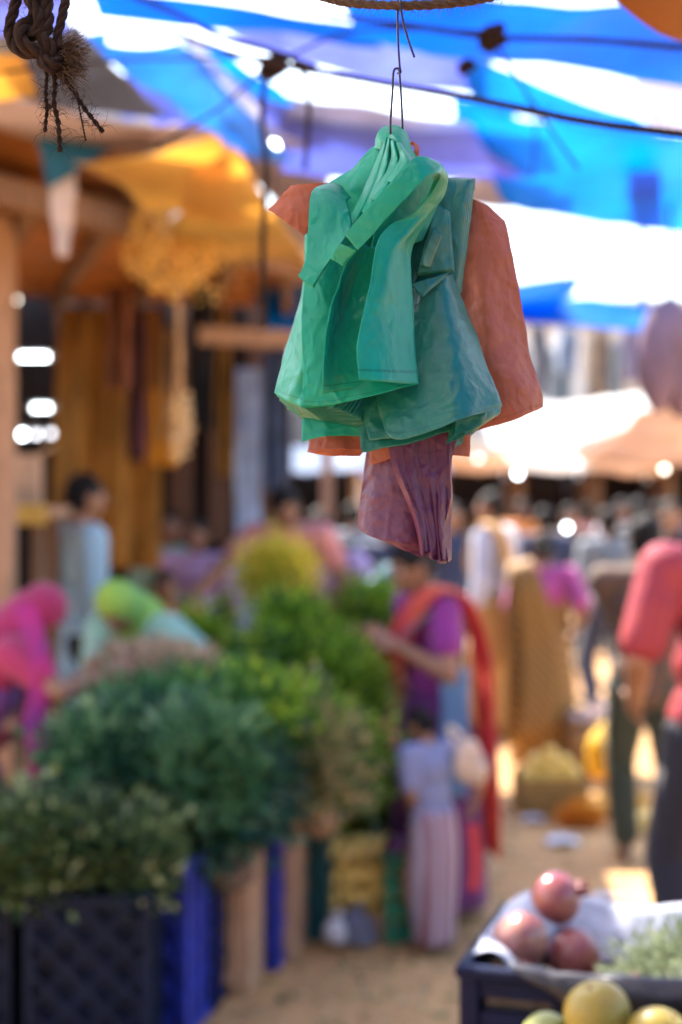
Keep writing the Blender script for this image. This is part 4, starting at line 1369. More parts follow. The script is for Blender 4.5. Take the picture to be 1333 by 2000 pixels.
    if top or blouse:
        V = Vol()
        cl = top or blouse
        V.ell(up(0, 0, 0.745), (0.098 * H * fs + e, 0.062 * H + e, 0.098 * H), RT)
        V.cap(sh[-1], 0.036 * H + e * 0.8, sh[1], 0.036 * H + e * 0.8)
        if top:
            V.ell(up(0, 0.004, 0.64), (0.088 * H + e, 0.062 * H + e, 0.10 * H), RT)
            V.ell(up(0, 0, 0.55), (0.100 * H + e, 0.068 * H + e, 0.085 * H), RT)
            V.ell(up(0, 0, 0.50), (0.100 * H + e, 0.068 * H + e, 0.06 * H), RT)
            if hem < 0.4:
                V.cap(pelvis, 0.09 * H, Vector((0, 0, hem * H)), 0.105 * H)
        for s in (-1, 1):
            el, wr = hands[s]
            if sleeve <= 1:
                V.chain([sh[s], sh[s].lerp(el, sleeve)], [0.038 * H + e, 0.034 * H + e])
            else:
                V.chain([sh[s], el, el.lerp(wr, sleeve - 1)], [0.038 * H + e, 0.028 * H + e, 0.022 * H + e])
        V.build('shirt' if top else 'blouse', cl, rt, vox)
        if top:     # collar band
            V2 = Vol()
            for a_ in range(12):
                th = a_ / 12 * 6.283
                V2.ell(up(0, 0, 0.842) + RT @ Vector((0.036 * H * math.cos(th), 0.038 * H * math.sin(th), 0.004 * H * math.sin(th))), (0.011 * H, 0.011 * H, 0.014 * H), RT)
            V2.build('collar', cl, rt, vox)
    if bottom == 'trousers':
        V = Vol()
        V.ell(up(0, 0, 0.545), (0.099 * H + e * 0.5, 0.068 * H + e * 0.5, 0.072 * H), RT)
        for s in (-1, 1):
            k, an = knees[s], feet[s]
            V.chain([hips[s], hips[s].lerp(k, 0.45), k, k.lerp(an, 0.88)], [0.060 * H + e * 0.6, 0.052 * H + e * 0.6, 0.040 * H + e * 0.6, 0.036 * H + e * 0.5])
        V.build('trousers', bm, rt, vox)
    if bottom in ('skirt', 'saree') :
        rings = []
        nseg, nr = 72, 16
        Vv, Ff = [], []
        top_z = zp + 0.06 * H
        for j in range(nr):
            t = j / (nr - 1)
            zz = top_z * (1 - t) + 0.035 * H * t
            rx = (0.098 + 0.028 * math.sin(min(t * 3, 1.57)) + 0.02 * t) * H
            ry = (0.076 + 0.026 * math.sin(min(t * 3, 1.57)) + 0.034 * t) * H
            kx = max(abs(knees[-1].y), abs(knees[1].y)) * (1 - abs(2 * t - 1)) if crouch and crouch < 0.4 else 0
            rx *= 1 + (skw - 1) * t; ry *= 1 + (skw - 1) * t
            for k in range(nseg):
                a_ = 2 * math.pi * k / nseg
                pl = 1 + (0.05 * t) * math.sin(a_ * 14 + 2 * math.sin(a_ * 2 + t)) * (0.5 + 0.5 * math.sin(a_)) + 0.03 * t * math.sin(a_ * 5 + 1)
                Vv.append((rx * pl * math.cos(a_), ry * pl * math.sin(a_) + (kx * 1.0 if math.sin(a_) > 0 else kx * 0.4) + t * step * 0.1, zz))
        for j in range(nr - 1):
            for k in range(nseg):
                k2 = (k + 1) % nseg
                Ff.append((j * nseg + k, (j + 1) * nseg + k, (j + 1) * nseg + k2, j * nseg + k2))
        o = mesh('skirt', Vv, Ff, bm, rt, True)
        o.modifiers.new('t', 'SOLIDIFY').thickness = 0.006
    if saree:
        V = Vol()
        V.ell(up(0, 0.004, 0.63), (0.092 * H + e * 0.3, 0.066 * H + e * 0.3, 0.085 * H), RT)
        V.ell(up(0.012, 0.012, 0.70), (0.09 * H, 0.064 * H + e * 0.6, 0.085 * H), RT)
        V.build('saree_wrap', saree[0], rt, vox)
        # pallu: across the chest, over the left shoulder, down the back
        pl = [((0.10, 0.02, 0.58), 0.05), ((0.06, 0.088, 0.64), 0.055), ((-0.02, 0.098, 0.73), 0.05), ((-0.085, 0.06, 0.84), 0.045), ((-0.105, 0.0, 0.872), 0.042),
              ((-0.10, -0.07, 0.83), 0.045), ((-0.09, -0.105, 0.70), 0.05), ((-0.085, -0.12, 0.52), 0.052), ((-0.085, -0.13, 0.36), 0.052), ((-0.085, -0.135, 0.20 if len(saree) < 3 else saree[2]), 0.05)]
        rows = []
        for i, (c, hw) in enumerate(pl):
            c0 = up(*c) if i < 7 else None
            if c0 is None:
                c0 = up(*pl[6][0]) + Vector((0, -0.01 * H * (i - 6), (c[2] - pl[6][0][2]) * H))
            wd = RT @ Vector((0.75, 0.0, 0.65)).normalized() if i < 3 else RT @ Vector((1, 0, 0.15)).normalized()
            nr_ = Vector((0, 1, 0)) if i < 4 else Vector((0, -1, 0))
            rows.append([tuple(c0 + wd * hw * H * q + (RT @ nr_) * 0.008 * H * math.sin(q * 6 + i)) for q in (-1, -0.5, 0, 0.5, 1)])
        G = loft_rows(rows, 16, 60)
        o = grid_obj('pallu', G, saree[1], rt, thick=0.006)
    return rt


def cloth(name, col, rough=0.8, var=0.2, scale=5, **k):
    return M(name, col, rough, var, scale, bump=0.5, bscale=22, dist=0.012, sheen=0.2, **k)


c_purple = cloth('saree_purple', (0.22, 0.02, 0.20))
c_orange = M('saree_orange', (0.80, 0.16, 0.06), 0.7, scale=3, col2=(0.62, 0.04, 0.10), trans=0.3)
c_grey = cloth('border_grey', (0.10, 0.09, 0.12))
c_gold = M_stripes('saree_gold', (0.34, 0.17, 0.03), (0.12, 0.05, 0.010), 9)
c_golds = cloth('shawl_gold', (0.48, 0.25, 0.07))
c_pinkb = cloth('blouse_pink', (0.50, 0.08, 0.28))
c_red = M('shirt_red', (0.36, 0.040, 0.026), 0.75, scale=3, col2=(0.15, 0.012, 0.05), bump=0.5, bscale=20, dist=0.012)
c_navy = cloth('trousers_navy', (0.005, 0.006, 0.018))
c_black = cloth('trousers_black', (0.012, 0.013, 0.016))
c_olive = cloth('trousers_olive', (0.03, 0.045, 0.03))
c_lblue = cloth('shirt_light_blue', (0.32, 0.50, 0.62))
c_magenta = cloth('saree_magenta', (0.32, 0.014, 0.085))
c_violet = cloth('saree_violet', (0.16, 0.05, 0.24))
c_lime = M('scarf_lime', (0.50, 0.68, 0.06), 0.75, scale=4, col2=(0.12, 0.42, 0.14), bump=0.4, bscale=20, trans=0.2)
c_rose = cloth('shirt_rose', (0.62, 0.24, 0.22))
c_lilac = cloth('shirt_lilac', (0.50, 0.36, 0.62))
c_white = cloth('shirt_white', (0.50, 0.52, 0.62))
c_greyw = cloth('shirt_grey', (0.16, 0.19, 0.23))
c_dkblue = cloth('dark_blue', (0.02, 0.035, 0.09))
c_plaid = M_stripes('plaid', (0.13, 0.16, 0.32), (0.24, 0.25, 0.38), 40, 'Z')
c_creamc = cloth('cream_cloth', (0.62, 0.46, 0.34))
c_panel = cloth('blue_panel', (0.10, 0.20, 0.36))
c_mint = cloth('mint', (0.30, 0.52, 0.42))
c_orng = cloth('orange_shirt', (0.75, 0.25, 0.05))
c_brown = cloth('brown_cloth', (0.10, 0.055, 0.035))

def gx(px, Y): return (px - 666.5) / F * Y

# woman in the purple saree
Y = 5.75
W = person('woman in a purple saree with an orange red end over her shoulder, standing beside the small child', gx(852, Y), Y, 1.52, face=112, lean=6, head=(10, 22),
           armL=P(778, 1262, Y - 0.20), armR=P(775, 1272, Y - 0.02), blouse=c_purple, sleeve=0.55, bottom='saree', bm=cloth('skirt_purple', (0.11, 0.010, 0.11)), saree=(c_purple, c_orange, 0.16), hair='bun', female=True, vox=0.008)
W['label'] = 'person in a purple saree with an orange red end, standing behind the small child'
# grey border of the saree across the chest, and the blue pleats in front
def strip_on(parent, pts, hw, m, name, wd):
    hws = hw if isinstance(hw, (list, tuple)) else [hw] * len(pts)
    inv = parent.matrix_basis.inverted()
    rows = []
    for p, hw in zip(pts, hws):
        q = inv @ p
        rows.append([tuple(q + (inv.to_3x3() @ Vector(wd)) * hw * s) for s in (-1, 0, 1)])
    return grid_obj(name, loft_rows(rows, 6, 24), m, parent, thick=0.005)
W.matrix_basis = Matrix.Translation(W.location) @ Matrix.Rotation(W.rotation_euler.z, 4, 'Z')
strip_on(W, [P(785, 1245, Y - 0.20), P(820, 1215, Y - 0.225), P(865, 1180, Y - 0.215), P(900, 1150, Y - 0.17)], 0.025, c_grey, 'saree_border', (0.55, 0, 0.83))
strip_on(W, [P(888, 1305, Y - 0.24), P(890, 1380, Y - 0.25), P(886, 1450, Y - 0.26), P(884, 1560, Y - 0.28)], 0.055, c_panel, 'saree_pleats', (1, 0.1, 0))

# child with the cream bag
Y = 5.25
Cc = person('small child in a blue plaid top and a cream skirt standing in front of the purple saree', gx(848, Y), Y, 0.90, face=35, lean=8, head=(15, 15), top=c_plaid, sleeve=0.7, bottom='skirt', bm=M_stripes('skirt_pattern', (0.36, 0.32, 0.42), (0.20, 0.07, 0.09), 7, 'X'), skw=0.58, hair='bun', vox=0.007, female=True,
            armL=P(806, 1580, Y + 0.05), armR=P(930, 1560, Y))
Cc['label'] = 'small child in a blue plaid top and pale skirt, in front of the purple saree'
strip_on(Cc, [P(925, 1610, Y - 0.10), P(930, 1680, Y - 0.12), P(926, 1740, Y - 0.14)], 0.022, cloth('red_trim', (0.5, 0.04, 0.04)), 'red_trim', (1, 0, 0))
bgp = Vol()
cb = P(916, 1480, Y - 0.11)
bgp.ell(cb, (0.05, 0.035, 0.075)); bgp.ell(cb + Vector((0.025, 0, -0.05)), (0.045, 0.04, 0.055)); bgp.ell(cb + Vector((-0.02, 0, -0.03)), (0.035, 0.035, 0.06))
sb = empty('shoulder_bag', cb, 0, 'cream cloth shoulder bag on the back of the small child', 'bag')
o = bgp.build('bag_body', c_creamc, sb, 0.008); o.matrix_parent_inverse = Matrix.Translation(-cb)
o = tube('bag_strap', spline([tuple(P(888, 1455, Y - 0.09)), tuple(P(878, 1420, Y - 0.02)), tuple(P(905, 1440, Y - 0.1))], 14), 0.01, c_creamc, sb); o.matrix_parent_inverse = Matrix.Translation(-cb)

# woman in the gold saree, seen from behind
Y = 8.9
person('person in a gold brown saree and pink blouse, seen from behind', gx(1062, Y), Y, 1.48, face=-15, blouse=c_pinkb, sleeve=0.75, bottom='saree', bm=c_gold, saree=(c_gold, c_gold, 0.12), hair='bun', female=True, head=(20, 10),
       armR=P(1128, 1225, Y + 0.05))
gs = bpy.data.objects[[o.name for o in COL.objects if o.get('label', '').startswith('person in a gold brown')][0]]
gs.matrix_basis = Matrix.Translation(gs.location) @ Matrix.Rotation(gs.rotation_euler.z, 4, 'Z')
strip_on(gs, [P(1022, 1094, 8.86), P(1026, 1106, 8.76), P(1034, 1150, 8.72), P(1046, 1210, 8.735), P(1056, 1270, 8.74), P(1056, 1360, 8.70), P(1048, 1440, 8.68)], [0.05, 0.06, 0.085, 0.11, 0.13, 0.135, 0.12], c_gold, 'saree_back_drape', (1, 0, 0.25))
# white shirt with golden shawl
Y = 10.2
person('person in a white shirt with a golden shawl, standing just right of the purple bags', gx(968, Y), Y, 1.74, face=60, top=c_white, sleeve=1.6, bottom='saree', bm=c_golds, saree=(c_golds, c_golds, 0.3), hair='short', head=(10, 0))
# red shirt at the right edge
Y = 4.55
person('person in a dark red shirt and navy trousers cut by the right frame edge', gx(1418, Y), Y, 1.78, face=12, step=0.02, top=c_red, sleeve=0.8, bottom='trousers', bm=c_navy, hair='short', armL=P(1240, 1365, Y + 0.12), vox=0.009)
Y = 6.5
person('person in olive trousers mostly hidden behind the dark red shirt', gx(1262, Y), Y, 1.6, face=-10, step=0.05, top=c_brown, sleeve=0.8, bottom='trousers', bm=c_olive, hair='short', armR=P(1330, 1300, Y), armL=P(1262, 1300, Y + 0.25))
# blue shirt in the shop
Y = 7.0
person('person in a light blue shirt standing in the shop, at the left', gx(152, Y), Y, 1.70, z0=0.10, face=-60, top=c_lblue, sleeve=1.7, bottom='trousers', bm=c_black, hair='short', head=(0, 5), hem=0.38)
tag(link('shop_step', box_mesh('s', 1.6, 1.4, 0.10, 0.01, (gx(60, Y), Y + 0.1, 0.05)), m_wood), 'low wooden step in the shop under the light blue shirt', 'step')
# magenta saree, bending in from the left edge
Y = 5.0
person('person in a magenta and violet saree bending in at the left, reaching to tan roots', gx(-85, Y), Y, 1.44, face=-72, lean=26, armR=P(205, 1318, Y - 0.02), armL=P(160, 1340, Y + 0.2), blouse=c_magenta, sleeve=0.6, bottom='saree', bm=c_violet, skw=1.7,
       saree=(c_violet, c_magenta, 0.15), hair='none', scarf=c_magenta, female=True, head=(0, 20))
mgw = bpy.data.objects[[o.name for o in COL.objects if o.get('label', '').startswith('person in a magenta')][0]]
mgw.matrix_basis = Matrix.Translation(mgw.location) @ Matrix.Rotation(mgw.rotation_euler.z, 4, 'Z')
c_mv = M('saree_end', (0.50, 0.02, 0.16), 0.75, scale=7, col2=(0.20, 0.03, 0.22), trans=0.2)
strip_on(mgw, [P(48, 1180, 4.86), P(66, 1240, 4.82), P(84, 1320, 4.80), P(70, 1400, 4.78), P(78, 1500, 4.76), P(60, 1620, 4.80)], 0.036, c_mv, 'saree_end', (1, 0.25, 0))
# lime scarf
Y = 6.3
person('person with a lime green head scarf, bent over behind the tan roots', gx(325, Y), Y, 1.52, face=160, lean=42, blouse=c_mint, sleeve=0.7, bottom='saree', bm=c_mint, hair='none', scarf=c_lime, female=True, head=(0, 15),
       armL=P(300, 1290, 5.75), armR=P(200, 1290, 5.75))
# rose shirt reaching left
Y = 8.4
person('person in a rose shirt bent forward, stretching one arm out to the left', gx(585, Y), Y, 1.74, z0=0.1, face=165, lean=26, top=c_rose, sleeve=0.5, bottom='trousers', bm=c_black, hair='short', head=(30, 10),
       armR=P(320, 1222, Y - 0.5), armL=P(640, 1210, Y - 0.3))
tag(link('shop_step', box_mesh('s', 1.0, 0.7, 0.10, 0.01, (gx(585, Y), Y, 0.05)), m_wood), 'wooden step behind the lime green heap, under the rose shirt', 'step')
person('person in a lilac shirt bending behind the yellow green bunch', gx(672, 9.2), 9.2, 1.62, face=150, lean=22, top=c_lilac, sleeve=0.7, bottom='trousers', bm=c_black, hair='short', armL=P(690, 1200, 8.8))
# seated far seller
person('person in an orange shirt seated low in the shop by the door leaf', gx(322, 9.0), 9.0, 1.6, face=200, crouch=0.30, top=c_orng, sleeve=0.6, bottom='trousers', bm=c_dkblue, hair='short')
person('person in a mint top standing in the back of the shop', gx(330, 9.6), 9.6, 1.6, face=190, top=c_mint, sleeve=0.7, bottom='saree', bm=c_white, hair='bun', female=True)
person('person in a pale lilac shirt behind the seated orange shirt', gx(385, 9.4), 9.4, 1.55, face=170, top=c_lilac, sleeve=0.7, bottom='trousers', bm=c_dkblue, hair='short')
# crowd further back
crowd = [(885, 11.5, 1.66, 180, c_dkblue, c_black, 'dark blue shirt directly behind the purple bags'),
         (1065, 12.5, 1.62, 10, c_dkblue, c_black, 'dark blue shirt behind the gold brown saree'),
         (1112, 13.5, 1.64, 190, c_brown, c_black, 'brown shirt in the crowd between the gold saree and the grey shirt'),
         (1190, 11.0, 1.62, 20, c_greyw, c_dkblue, 'grey shirt and dark blue trousers in the crowd at right'),
         (1248, 12.0, 1.7, -30, c_black, c_black, 'black shirt in the crowd near the right edge'),
         (1215, 14.5, 1.7, 180, c_white, c_navy, 'white shirt far back in the crowd at right'),
         (1312, 10.5, 1.68, 170, c_black, c_navy, 'black clothes behind the dark red shirt'),
         (760, 10.6, 1.6, 160, c_dkblue, c_black, 'dark blue clothes left of the purple bags'),
         (560, 11.5, 1.66, 200, c_brown, c_black, 'dark brown shirt behind the rose shirt'),
         (625, 10.6, 1.62, 180, c_black, c_black, 'black shirt behind the lilac shirt'),
         (690, 12.5, 1.66, 0, c_greyw, c_black, 'grey shirt far back, left of the purple bags'),
         (1150, 16.5, 1.66, 0, c_rose, c_black, 'rose shirt far back in the crowd'),
         (1020, 16, 1.7, 180, c_orng, c_black, 'orange shirt far back in the crowd'),
         (1290, 15, 1.68, 0, c_dkblue, c_black, 'dark blue shirt far back in the crowd at the right edge')]
for px, Y, H, fc, ct, cb_, lb in crowd:
    person('person in ' + lb, gx(px, Y), Y, H, face=fc, top=ct, sleeve=random.choice((0.6, 1.5)), bottom='trousers', bm=cb_, hair='short', step=random.uniform(0, 0.05),
           skin=random.choice((m_skin, m_skin_dark)), group='people in the crowd', vox=0.014)

# ------------------------------------------------------------------ crates
m_cblack = M('crate_black', (0.004, 0.010, 0.032), 0.6, spec=0.12, scale=6, bump=0.2)
m_cnavy = M('crate_navy', (0.002, 0.006, 0.032), 0.55, spec=0.12, scale=6, bump=0.2)
m_cblue = M('crate_blue', (0.012, 0.03, 0.30), 0.5, spec=0.3, scale=6, bump=0.2)
m_cteal = M('crate_teal', (0.003, 0.07, 0.085), 0.5, spec=0.3, scale=6, bump=0.2)
m_cgreen = M('crate_green', (0.01, 0.16, 0.09), 0.45, scale=6, bump=0.2)


def crate(loc, rz, m, label, size=(0.54, 0.36, 0.29), on_end=False, group='plastic market crates', n=4):
    """slatted plastic crate; on_end stands it on its short side with the bottom towards -y"""
    w, d, h = size
    t = empty('plastic_crate', loc, rz, label, 'crate', group)
    if on_end:      # local: x = d (across), z = w (up), y = h (depth); bottom faces -y
        T = Matrix(((0, 1, 0, 0), (0, 0, 1, 0), (1, 0, 0, w / 2), (0, 0, 0, 1)))
    else:
        T = Matrix.Identity(4)
    def put(name, me):
        me.transform(T)
        return link(name, me, m, t)
    put('base', box_mesh('b', w - 0.02, d - 0.02, 0.008, 0, (0, 0, 0.034 if on_end else 0.012)))
    if on_end:      # diagonal lattice of the bottom, proud of the base
        for s in (-1, 1):
            for k in range(-3, 4):
                c = k * 0.11
                a = [p for p in ((-w / 2 + 0.02, None), (w / 2 - 0.02, None))]
                x0 = max(-w / 2 + 0.02, -d / 2 + 0.02 - c); x1 = min(w / 2 - 0.02, d / 2 - 0.02 - c)
                if x1 - x0 > 0.05:
                    put('lattice_bar', bar_mesh('l', (x0, s * (x0 + c), 0.003 if s > 0 else 0.0015), (x1, s * (x1 + c), 0.003 if s > 0 else 0.0015), 0.016, 0.014))
        for s in (-1, 1):
            put('bottom_rim', box_mesh('r', w - 0.02, 0.02, 0.022, 0, (0, s * (d / 2 - 0.014), 0.004)))
            put('bottom_rim', box_mesh('r', 0.02, d - 0.066, 0.022, 0, (s * (w / 2 - 0.016), 0, 0.004)))
    for sx in (-1, 1):
        for sy in (-1, 1):
            put('corner_post', box_mesh('c', 0.034, 0.034, h - 0.02, 0.004, (sx * (w / 2 - 0.017), sy * (d / 2 - 0.017), h / 2 - 0.005)))
    sh_ = h / n
    for k in range(n):
        z = (k + 0.5) * sh_
        for s in (-1, 1):
            put('slat', box_mesh('s', w - 0.07, 0.009, sh_ * 0.62, 0, (0, s * (d / 2 - 0.010), z)))
            put('slat', box_mesh('s', 0.009, d - 0.07, sh_ * 0.62, 0, (s * (w / 2 - 0.010), 0, z)))
    for s in (-1, 1):
        put('rim', box_mesh('r', w + 0.012, 0.022, 0.02, 0.004, (0, s * (d / 2 - 0.005), h - 0.01)))
        put('rim', box_mesh('r', 0.022, d - 0.034, 0.02, 0.004, (s * (w / 2 - 0.005), 0, h - 0.01)))
        for q in (-0.22, 0, 0.22):
            put('rib', box_mesh('q', 0.010, 0.006, h - 0.03, 0, (q * w, s * (d / 2 - 0.001), h / 2 - 0.006)))
    return t


ROW = math.atan2(0.42, 0.75)          # the stall edge runs back and to the right
SW = 0.36
def on_end(px_right, Y, m, label, rz=None, w=SW):
    rz = -0.05 if rz is None else rz
    xr = gx(px_right, Y)
    return crate((xr - w / 2, Y + 0.02, 0), rz, m, label, on_end=True)
on_end(292, 4.02, m_cblack, 'black crate standing on end with an X lattice, under the pale green leaves', 0.02)
on_end(20, 4.12, m_cblack, 'black crate on end in the dark bottom left corner', 0.02)
on_end(372, 4.40, m_cblue, 'royal blue crate on end just right of the black lattice crate', -0.22)
on_end(424, 4.62, m_cnavy, 'navy crate on end between the royal blue crate and the wooden box', -0.15)
on_end(545, 5.02, m_cblue, 'blue crate on end, half hidden behind the wooden box', -0.15)
on_end(645, 5.36, m_cteal, 'teal crate on end, last in the row of the stall', -0.15)


def wooden_box(px_right, Y, label, rz=-0.12, w=0.36, h=0.54, d=0.28):
    t = empty('wooden_box', (gx(px_right, Y) - w / 2, Y + 0.15, 0), rz, label, 'wooden box', 'wooden boxes of the stall')
    n = 5
    for k in range(n):
        x = -w / 2 + (k + 0.5) * w / n
        hh = h - random.uniform(0, 0.012)
        for s in (-1, 1):
            link('plank', box_mesh('p', w / n - 0.008, 0.014, hh, 0.002, (x, s * d / 2, hh / 2)), m_wood_pale, t)
    for k in range(4):
        y = -d / 2 + (k + 0.5) * d / 4
        for s in (-1, 1):
            link('plank', box_mesh('p', 0.014, d / 4 - 0.012, h - 0.01, 0.002, (s * (w / 2 - 0.008), y, h / 2 - 0.004)), m_wood_pale, t)
    for z in (0.06, h - 0.08):
        link('batten', box_mesh('p', w - 0.01, 0.012, 0.045, 0.002, (0, -d / 2 - 0.0135, z)), m_wood_pale, t)
    return t
wooden_box(502, 4.78, 'pale wooden box between the navy and the blue crates of the stall')
wooden_box(592, 5.16, 'brown wooden box just left of the teal crate')

# the plank table behind the row of crates
tb = empty('plank_table', (-0.98, 5.35, 0), -ROW, 'rough plank table under the heaps of greens, behind the crates', 'table')
for k in range(5):
    link('plank', box_mesh('p', 0.165, 2.3, 0.03, 0.003, (-0.36 + k * 0.18, 0.1, 0.52 + 0.002 * (k % 2))), m_wood, tb)
for sx in (-0.36, 0.36):
    for sy in (-0.9, 1.1):
        link('leg', box_mesh('l', 0.07, 0.07, 0.50, 0.004, (sx, sy, 0.25)), m_wood, tb)

# ------------------------------------------------------------------ heaps of greens
l_dark = M_leaf('leaf_dark', [(0.006, 0.03, 0.026), (0.012, 0.07, 0.05), (0.04, 0.13, 0.085), (0.24, 0.38, 0.27)], 0.3)
l_olive = M_leaf('leaf_olive', [(0.008, 0.03, 0.014), (0.035, 0.085, 0.03), (0.14, 0.21, 0.075), (0.46, 0.52, 0.30)], 0.3)  # palest tint paints skylight highlights into the leaf colour
l_lime = M_leaf('leaf_lime', [(0.025, 0.11, 0.02), (0.13, 0.30, 0.02), (0.32, 0.50, 0.03), (0.52, 0.66, 0.08)], 0.4)
l_tan = M_leaf('leaf_tan', [(0.06, 0.12, 0.05), (0.20, 0.26, 0.09), (0.48, 0.35, 0.18), (0.62, 0.48, 0.28)], 0.3)
l_yell = M_leaf('leaf_yellow', [(0.35, 0.42, 0.04), (0.75, 0.62, 0.07), (0.90, 0.68, 0.10)], 0.4)
l_root = M_leaf('root_tan', [(0.36, 0.24, 0.14), (0.60, 0.42, 0.27), (0.70, 0.53, 0.36)], 0.05, 0.8)
l_bean = M_leaf('bean_green', [(0.16, 0.20, 0.10), (0.28, 0.32, 0.19), (0.42, 0.44, 0.30)], 0.3)


def heap(name, c, r, m, label, cat, nb=150, per=45, leaf=0.035, aspect=0.55, spread=0.05, low=-0.35, power=1.0, lump=0.18, seed=1, stems=True, tintbias=0.0):
    """bunches of leaves over a mound: clump centres on the mound, leaves round every clump"""
    rg = np.random.default_rng(seed)
    c = np.array(c); r = np.array(r)
    u = rg.normal(0, 1, (nb * 3, 3)); u /= np.linalg.norm(u, axis=1, keepdims=True)
    u = u[u[:, 2] > low][:nb]
    lum = np.array([1 + lump * noise.noise(Vector(q) * 2.3 + Vector((seed * 3.1, 0, 0))) + 0.5 * lump * noise.noise(Vector(q) * 6) for q in u])
    hor = np.sqrt(np.maximum(0, 1 - np.maximum(u[:, 2], 0) ** (2 * power)))
    cen = u * r * lum[:, None]
    if power != 1.0:
        k = u[:, 2] > 0
        sc = (1 - np.maximum(u[:, 2], 0)) ** power
        hl = np.linalg.norm(u[:, :2], axis=1) + 1e-6
        cen[k, :2] = (u[k, :2] / hl[k, None]) * (sc[k] ** 0.8)[:, None] * r[:2] * lum[k, None]
    pts, nrm, tint = [], [], []
    for q in range(len(u)):
        n = u[q] / r; n /= np.linalg.norm(n)
        n = n + np.array([0, 0, 0.25])
        o = rg.normal(0, spread, (per, 3)) + n * rg.uniform(-spread, spread * 1.5, (per, 1))
        pts.append(cen[q] + o)
        nrm.append(np.repeat(n[None], per, 0) + o / spread * 0.5)
        tint.append(np.clip(rg.normal(0.38 + tintbias, 0.27) + 0.3 * noise.noise(Vector(u[q]) * 3.1 + Vector((seed, 5, 0))) + rg.normal(0, 0.13, per), 0, 1))
    pts = np.vstack(pts); nrm = np.vstack(nrm); tint = np.concatenate(tint)
    v, f = ico_geo(3)
    v = np.array(v)
    bv = v * r * 0.86
    if power != 1.0:
        k = v[:, 2] > 0
        hl = np.linalg.norm(v[:, :2], axis=1) + 1e-6
        bv[k, :2] = (v[k, :2] / hl[k, None]) * (((1 - v[k, 2]) ** power) ** 0.8)[:, None] * r[:2] * 0.86
    bv[:, 2] = np.maximum(bv[:, 2], low * r[2])
    o = scatter_mesh(name, pts, nrm, leaf, m, None, aspect, tint, 0.55, 0.25, (bv, f, 0.1))
    o.location = tuple(c)
    return tag(o, label, cat, None, 'stuff')


heap('herb_heap', P(125, 1712, 4.25), (0.27, 0.17, 0.13), l_olive, 'olive green leaves with pale highlights in their colour, heaped over the black lattice crate', 'greens', 170, 40, 0.044, seed=2, low=0.08, spread=0.04, lump=0.5)
heap('herb_heap', P(305, 1562, 4.74), (0.225, 0.25, 0.19), l_dark, 'big heap of dark blue green herbs in the middle of the stall', 'greens', 230, 55, 0.05, seed=3, low=-0.8, spread=0.045, lump=0.45)
l_mid2 = M_leaf('leaf_mid_pale', [(0.02, 0.09, 0.04), (0.08, 0.22, 0.09), (0.26, 0.42, 0.22)], 0.35)
heap('herb_heap', P(225, 1490, 4.6), (0.08, 0.09, 0.06), l_mid2, 'pale green herb bunch on the left shoulder of the dark herb heap', 'greens', 50, 40, 0.05, seed=31, low=-0.4, lump=0.6)
heap('herb_heap', P(470, 1425, 5.0), (0.14, 0.14, 0.05), l_lime, 'fresh green leaves between the dark herbs and the lime green cone', 'greens', 70, 45, 0.045, seed=32, low=-0.3, lump=0.6)
heap('herb_heap', P(400, 1500, 4.5), (0.09, 0.06, 0.07), l_mid2, 'pale green herb bunch lying on the front of the dark herb heap', 'greens', 45, 40, 0.05, seed=33, low=-0.6, lump=0.6)
heap('herb_heap', P(640, 1500, 5.35), (0.08, 0.10, 0.10), l_lime, 'yellow green leaves drooping at the right end of the stall', 'greens', 70, 45, 0.045, seed=34, low=-0.6, lump=0.6)
heap('herb_heap', P(440, 1560, 4.85), (0.13, 0.17, 0.15), l_dark, 'dark green herbs spilling from the big heap towards the wilted leaves', 'greens', 90, 50, 0.042, seed=23, low=-0.7, spread=0.045, lump=0.45)
heap('herb_heap', P(355, 1418, 4.95), (0.22, 0.2, 0.03), M_leaf('leaf_mid', [(0.03, 0.12, 0.04), (0.07, 0.22, 0.06), (0.12, 0.32, 0.08)], 0.35), 'brighter green herbs lying on top of the dark herb heap', 'greens', 160, 50, 0.032, seed=4)
heap('herb_heap', P(566, 1490, 5.2), (0.145, 0.19, 0.12), l_tan, 'tan and green wilted leaves heaped above the wooden boxes', 'greens', 170, 45, 0.04, seed=5, low=-0.4, lump=0.6)
heap('herb_heap', P(578, 1420, 5.85), (0.22, 0.25, 0.30), l_lime, 'tall cone shaped heap of lime green leaves behind the wilted leaves', 'greens', 420, 55, 0.038, seed=6, low=-0.5, power=1.0, lump=0.55)
heap('herb_heap', P(570, 1245, 6.0), (0.06, 0.06, 0.05), l_lime, 'small lime green tuft crowning the tall cone shaped heap', 'greens', 70, 40, 0.04, seed=16)
heap('flower_heap', P(545, 1135, 6.5), (0.04, 0.04, 0.10), l_yell, 'yellow green flower bunch behind the top of the lime green heap', 'flowers', 60, 40, 0.04, seed=7)
heap('lime_heap', P(390, 1270, 6.1), (0.06, 0.06, 0.04), l_lime, 'small lime green leaf bunch under the stretched arm', 'greens', 50, 35, 0.04, seed=8, tintbias=0.1)
heap('herb_heap', P(740, 1200, 8.2), (0.2, 0.15, 0.08), l_lime, 'green leaves on the far brown stall behind the purple saree', 'greens', 60, 40, 0.04, seed=9)
heap('herb_heap', P(712, 1572, 6.0), (0.11, 0.12, 0.10), l_lime, 'yellow green leaf bundle on top of the banana box', 'greens', 70, 40, 0.045, seed=10, tintbias=0.15)
heap('herb_heap', P(1085, 1440, 9.2), (0.18, 0.12, 0.07), l_olive, 'low heap of olive leaves on the ground behind the yellow fruit box', 'greens', 60, 40, 0.04, seed=11, tintbias=-0.1)
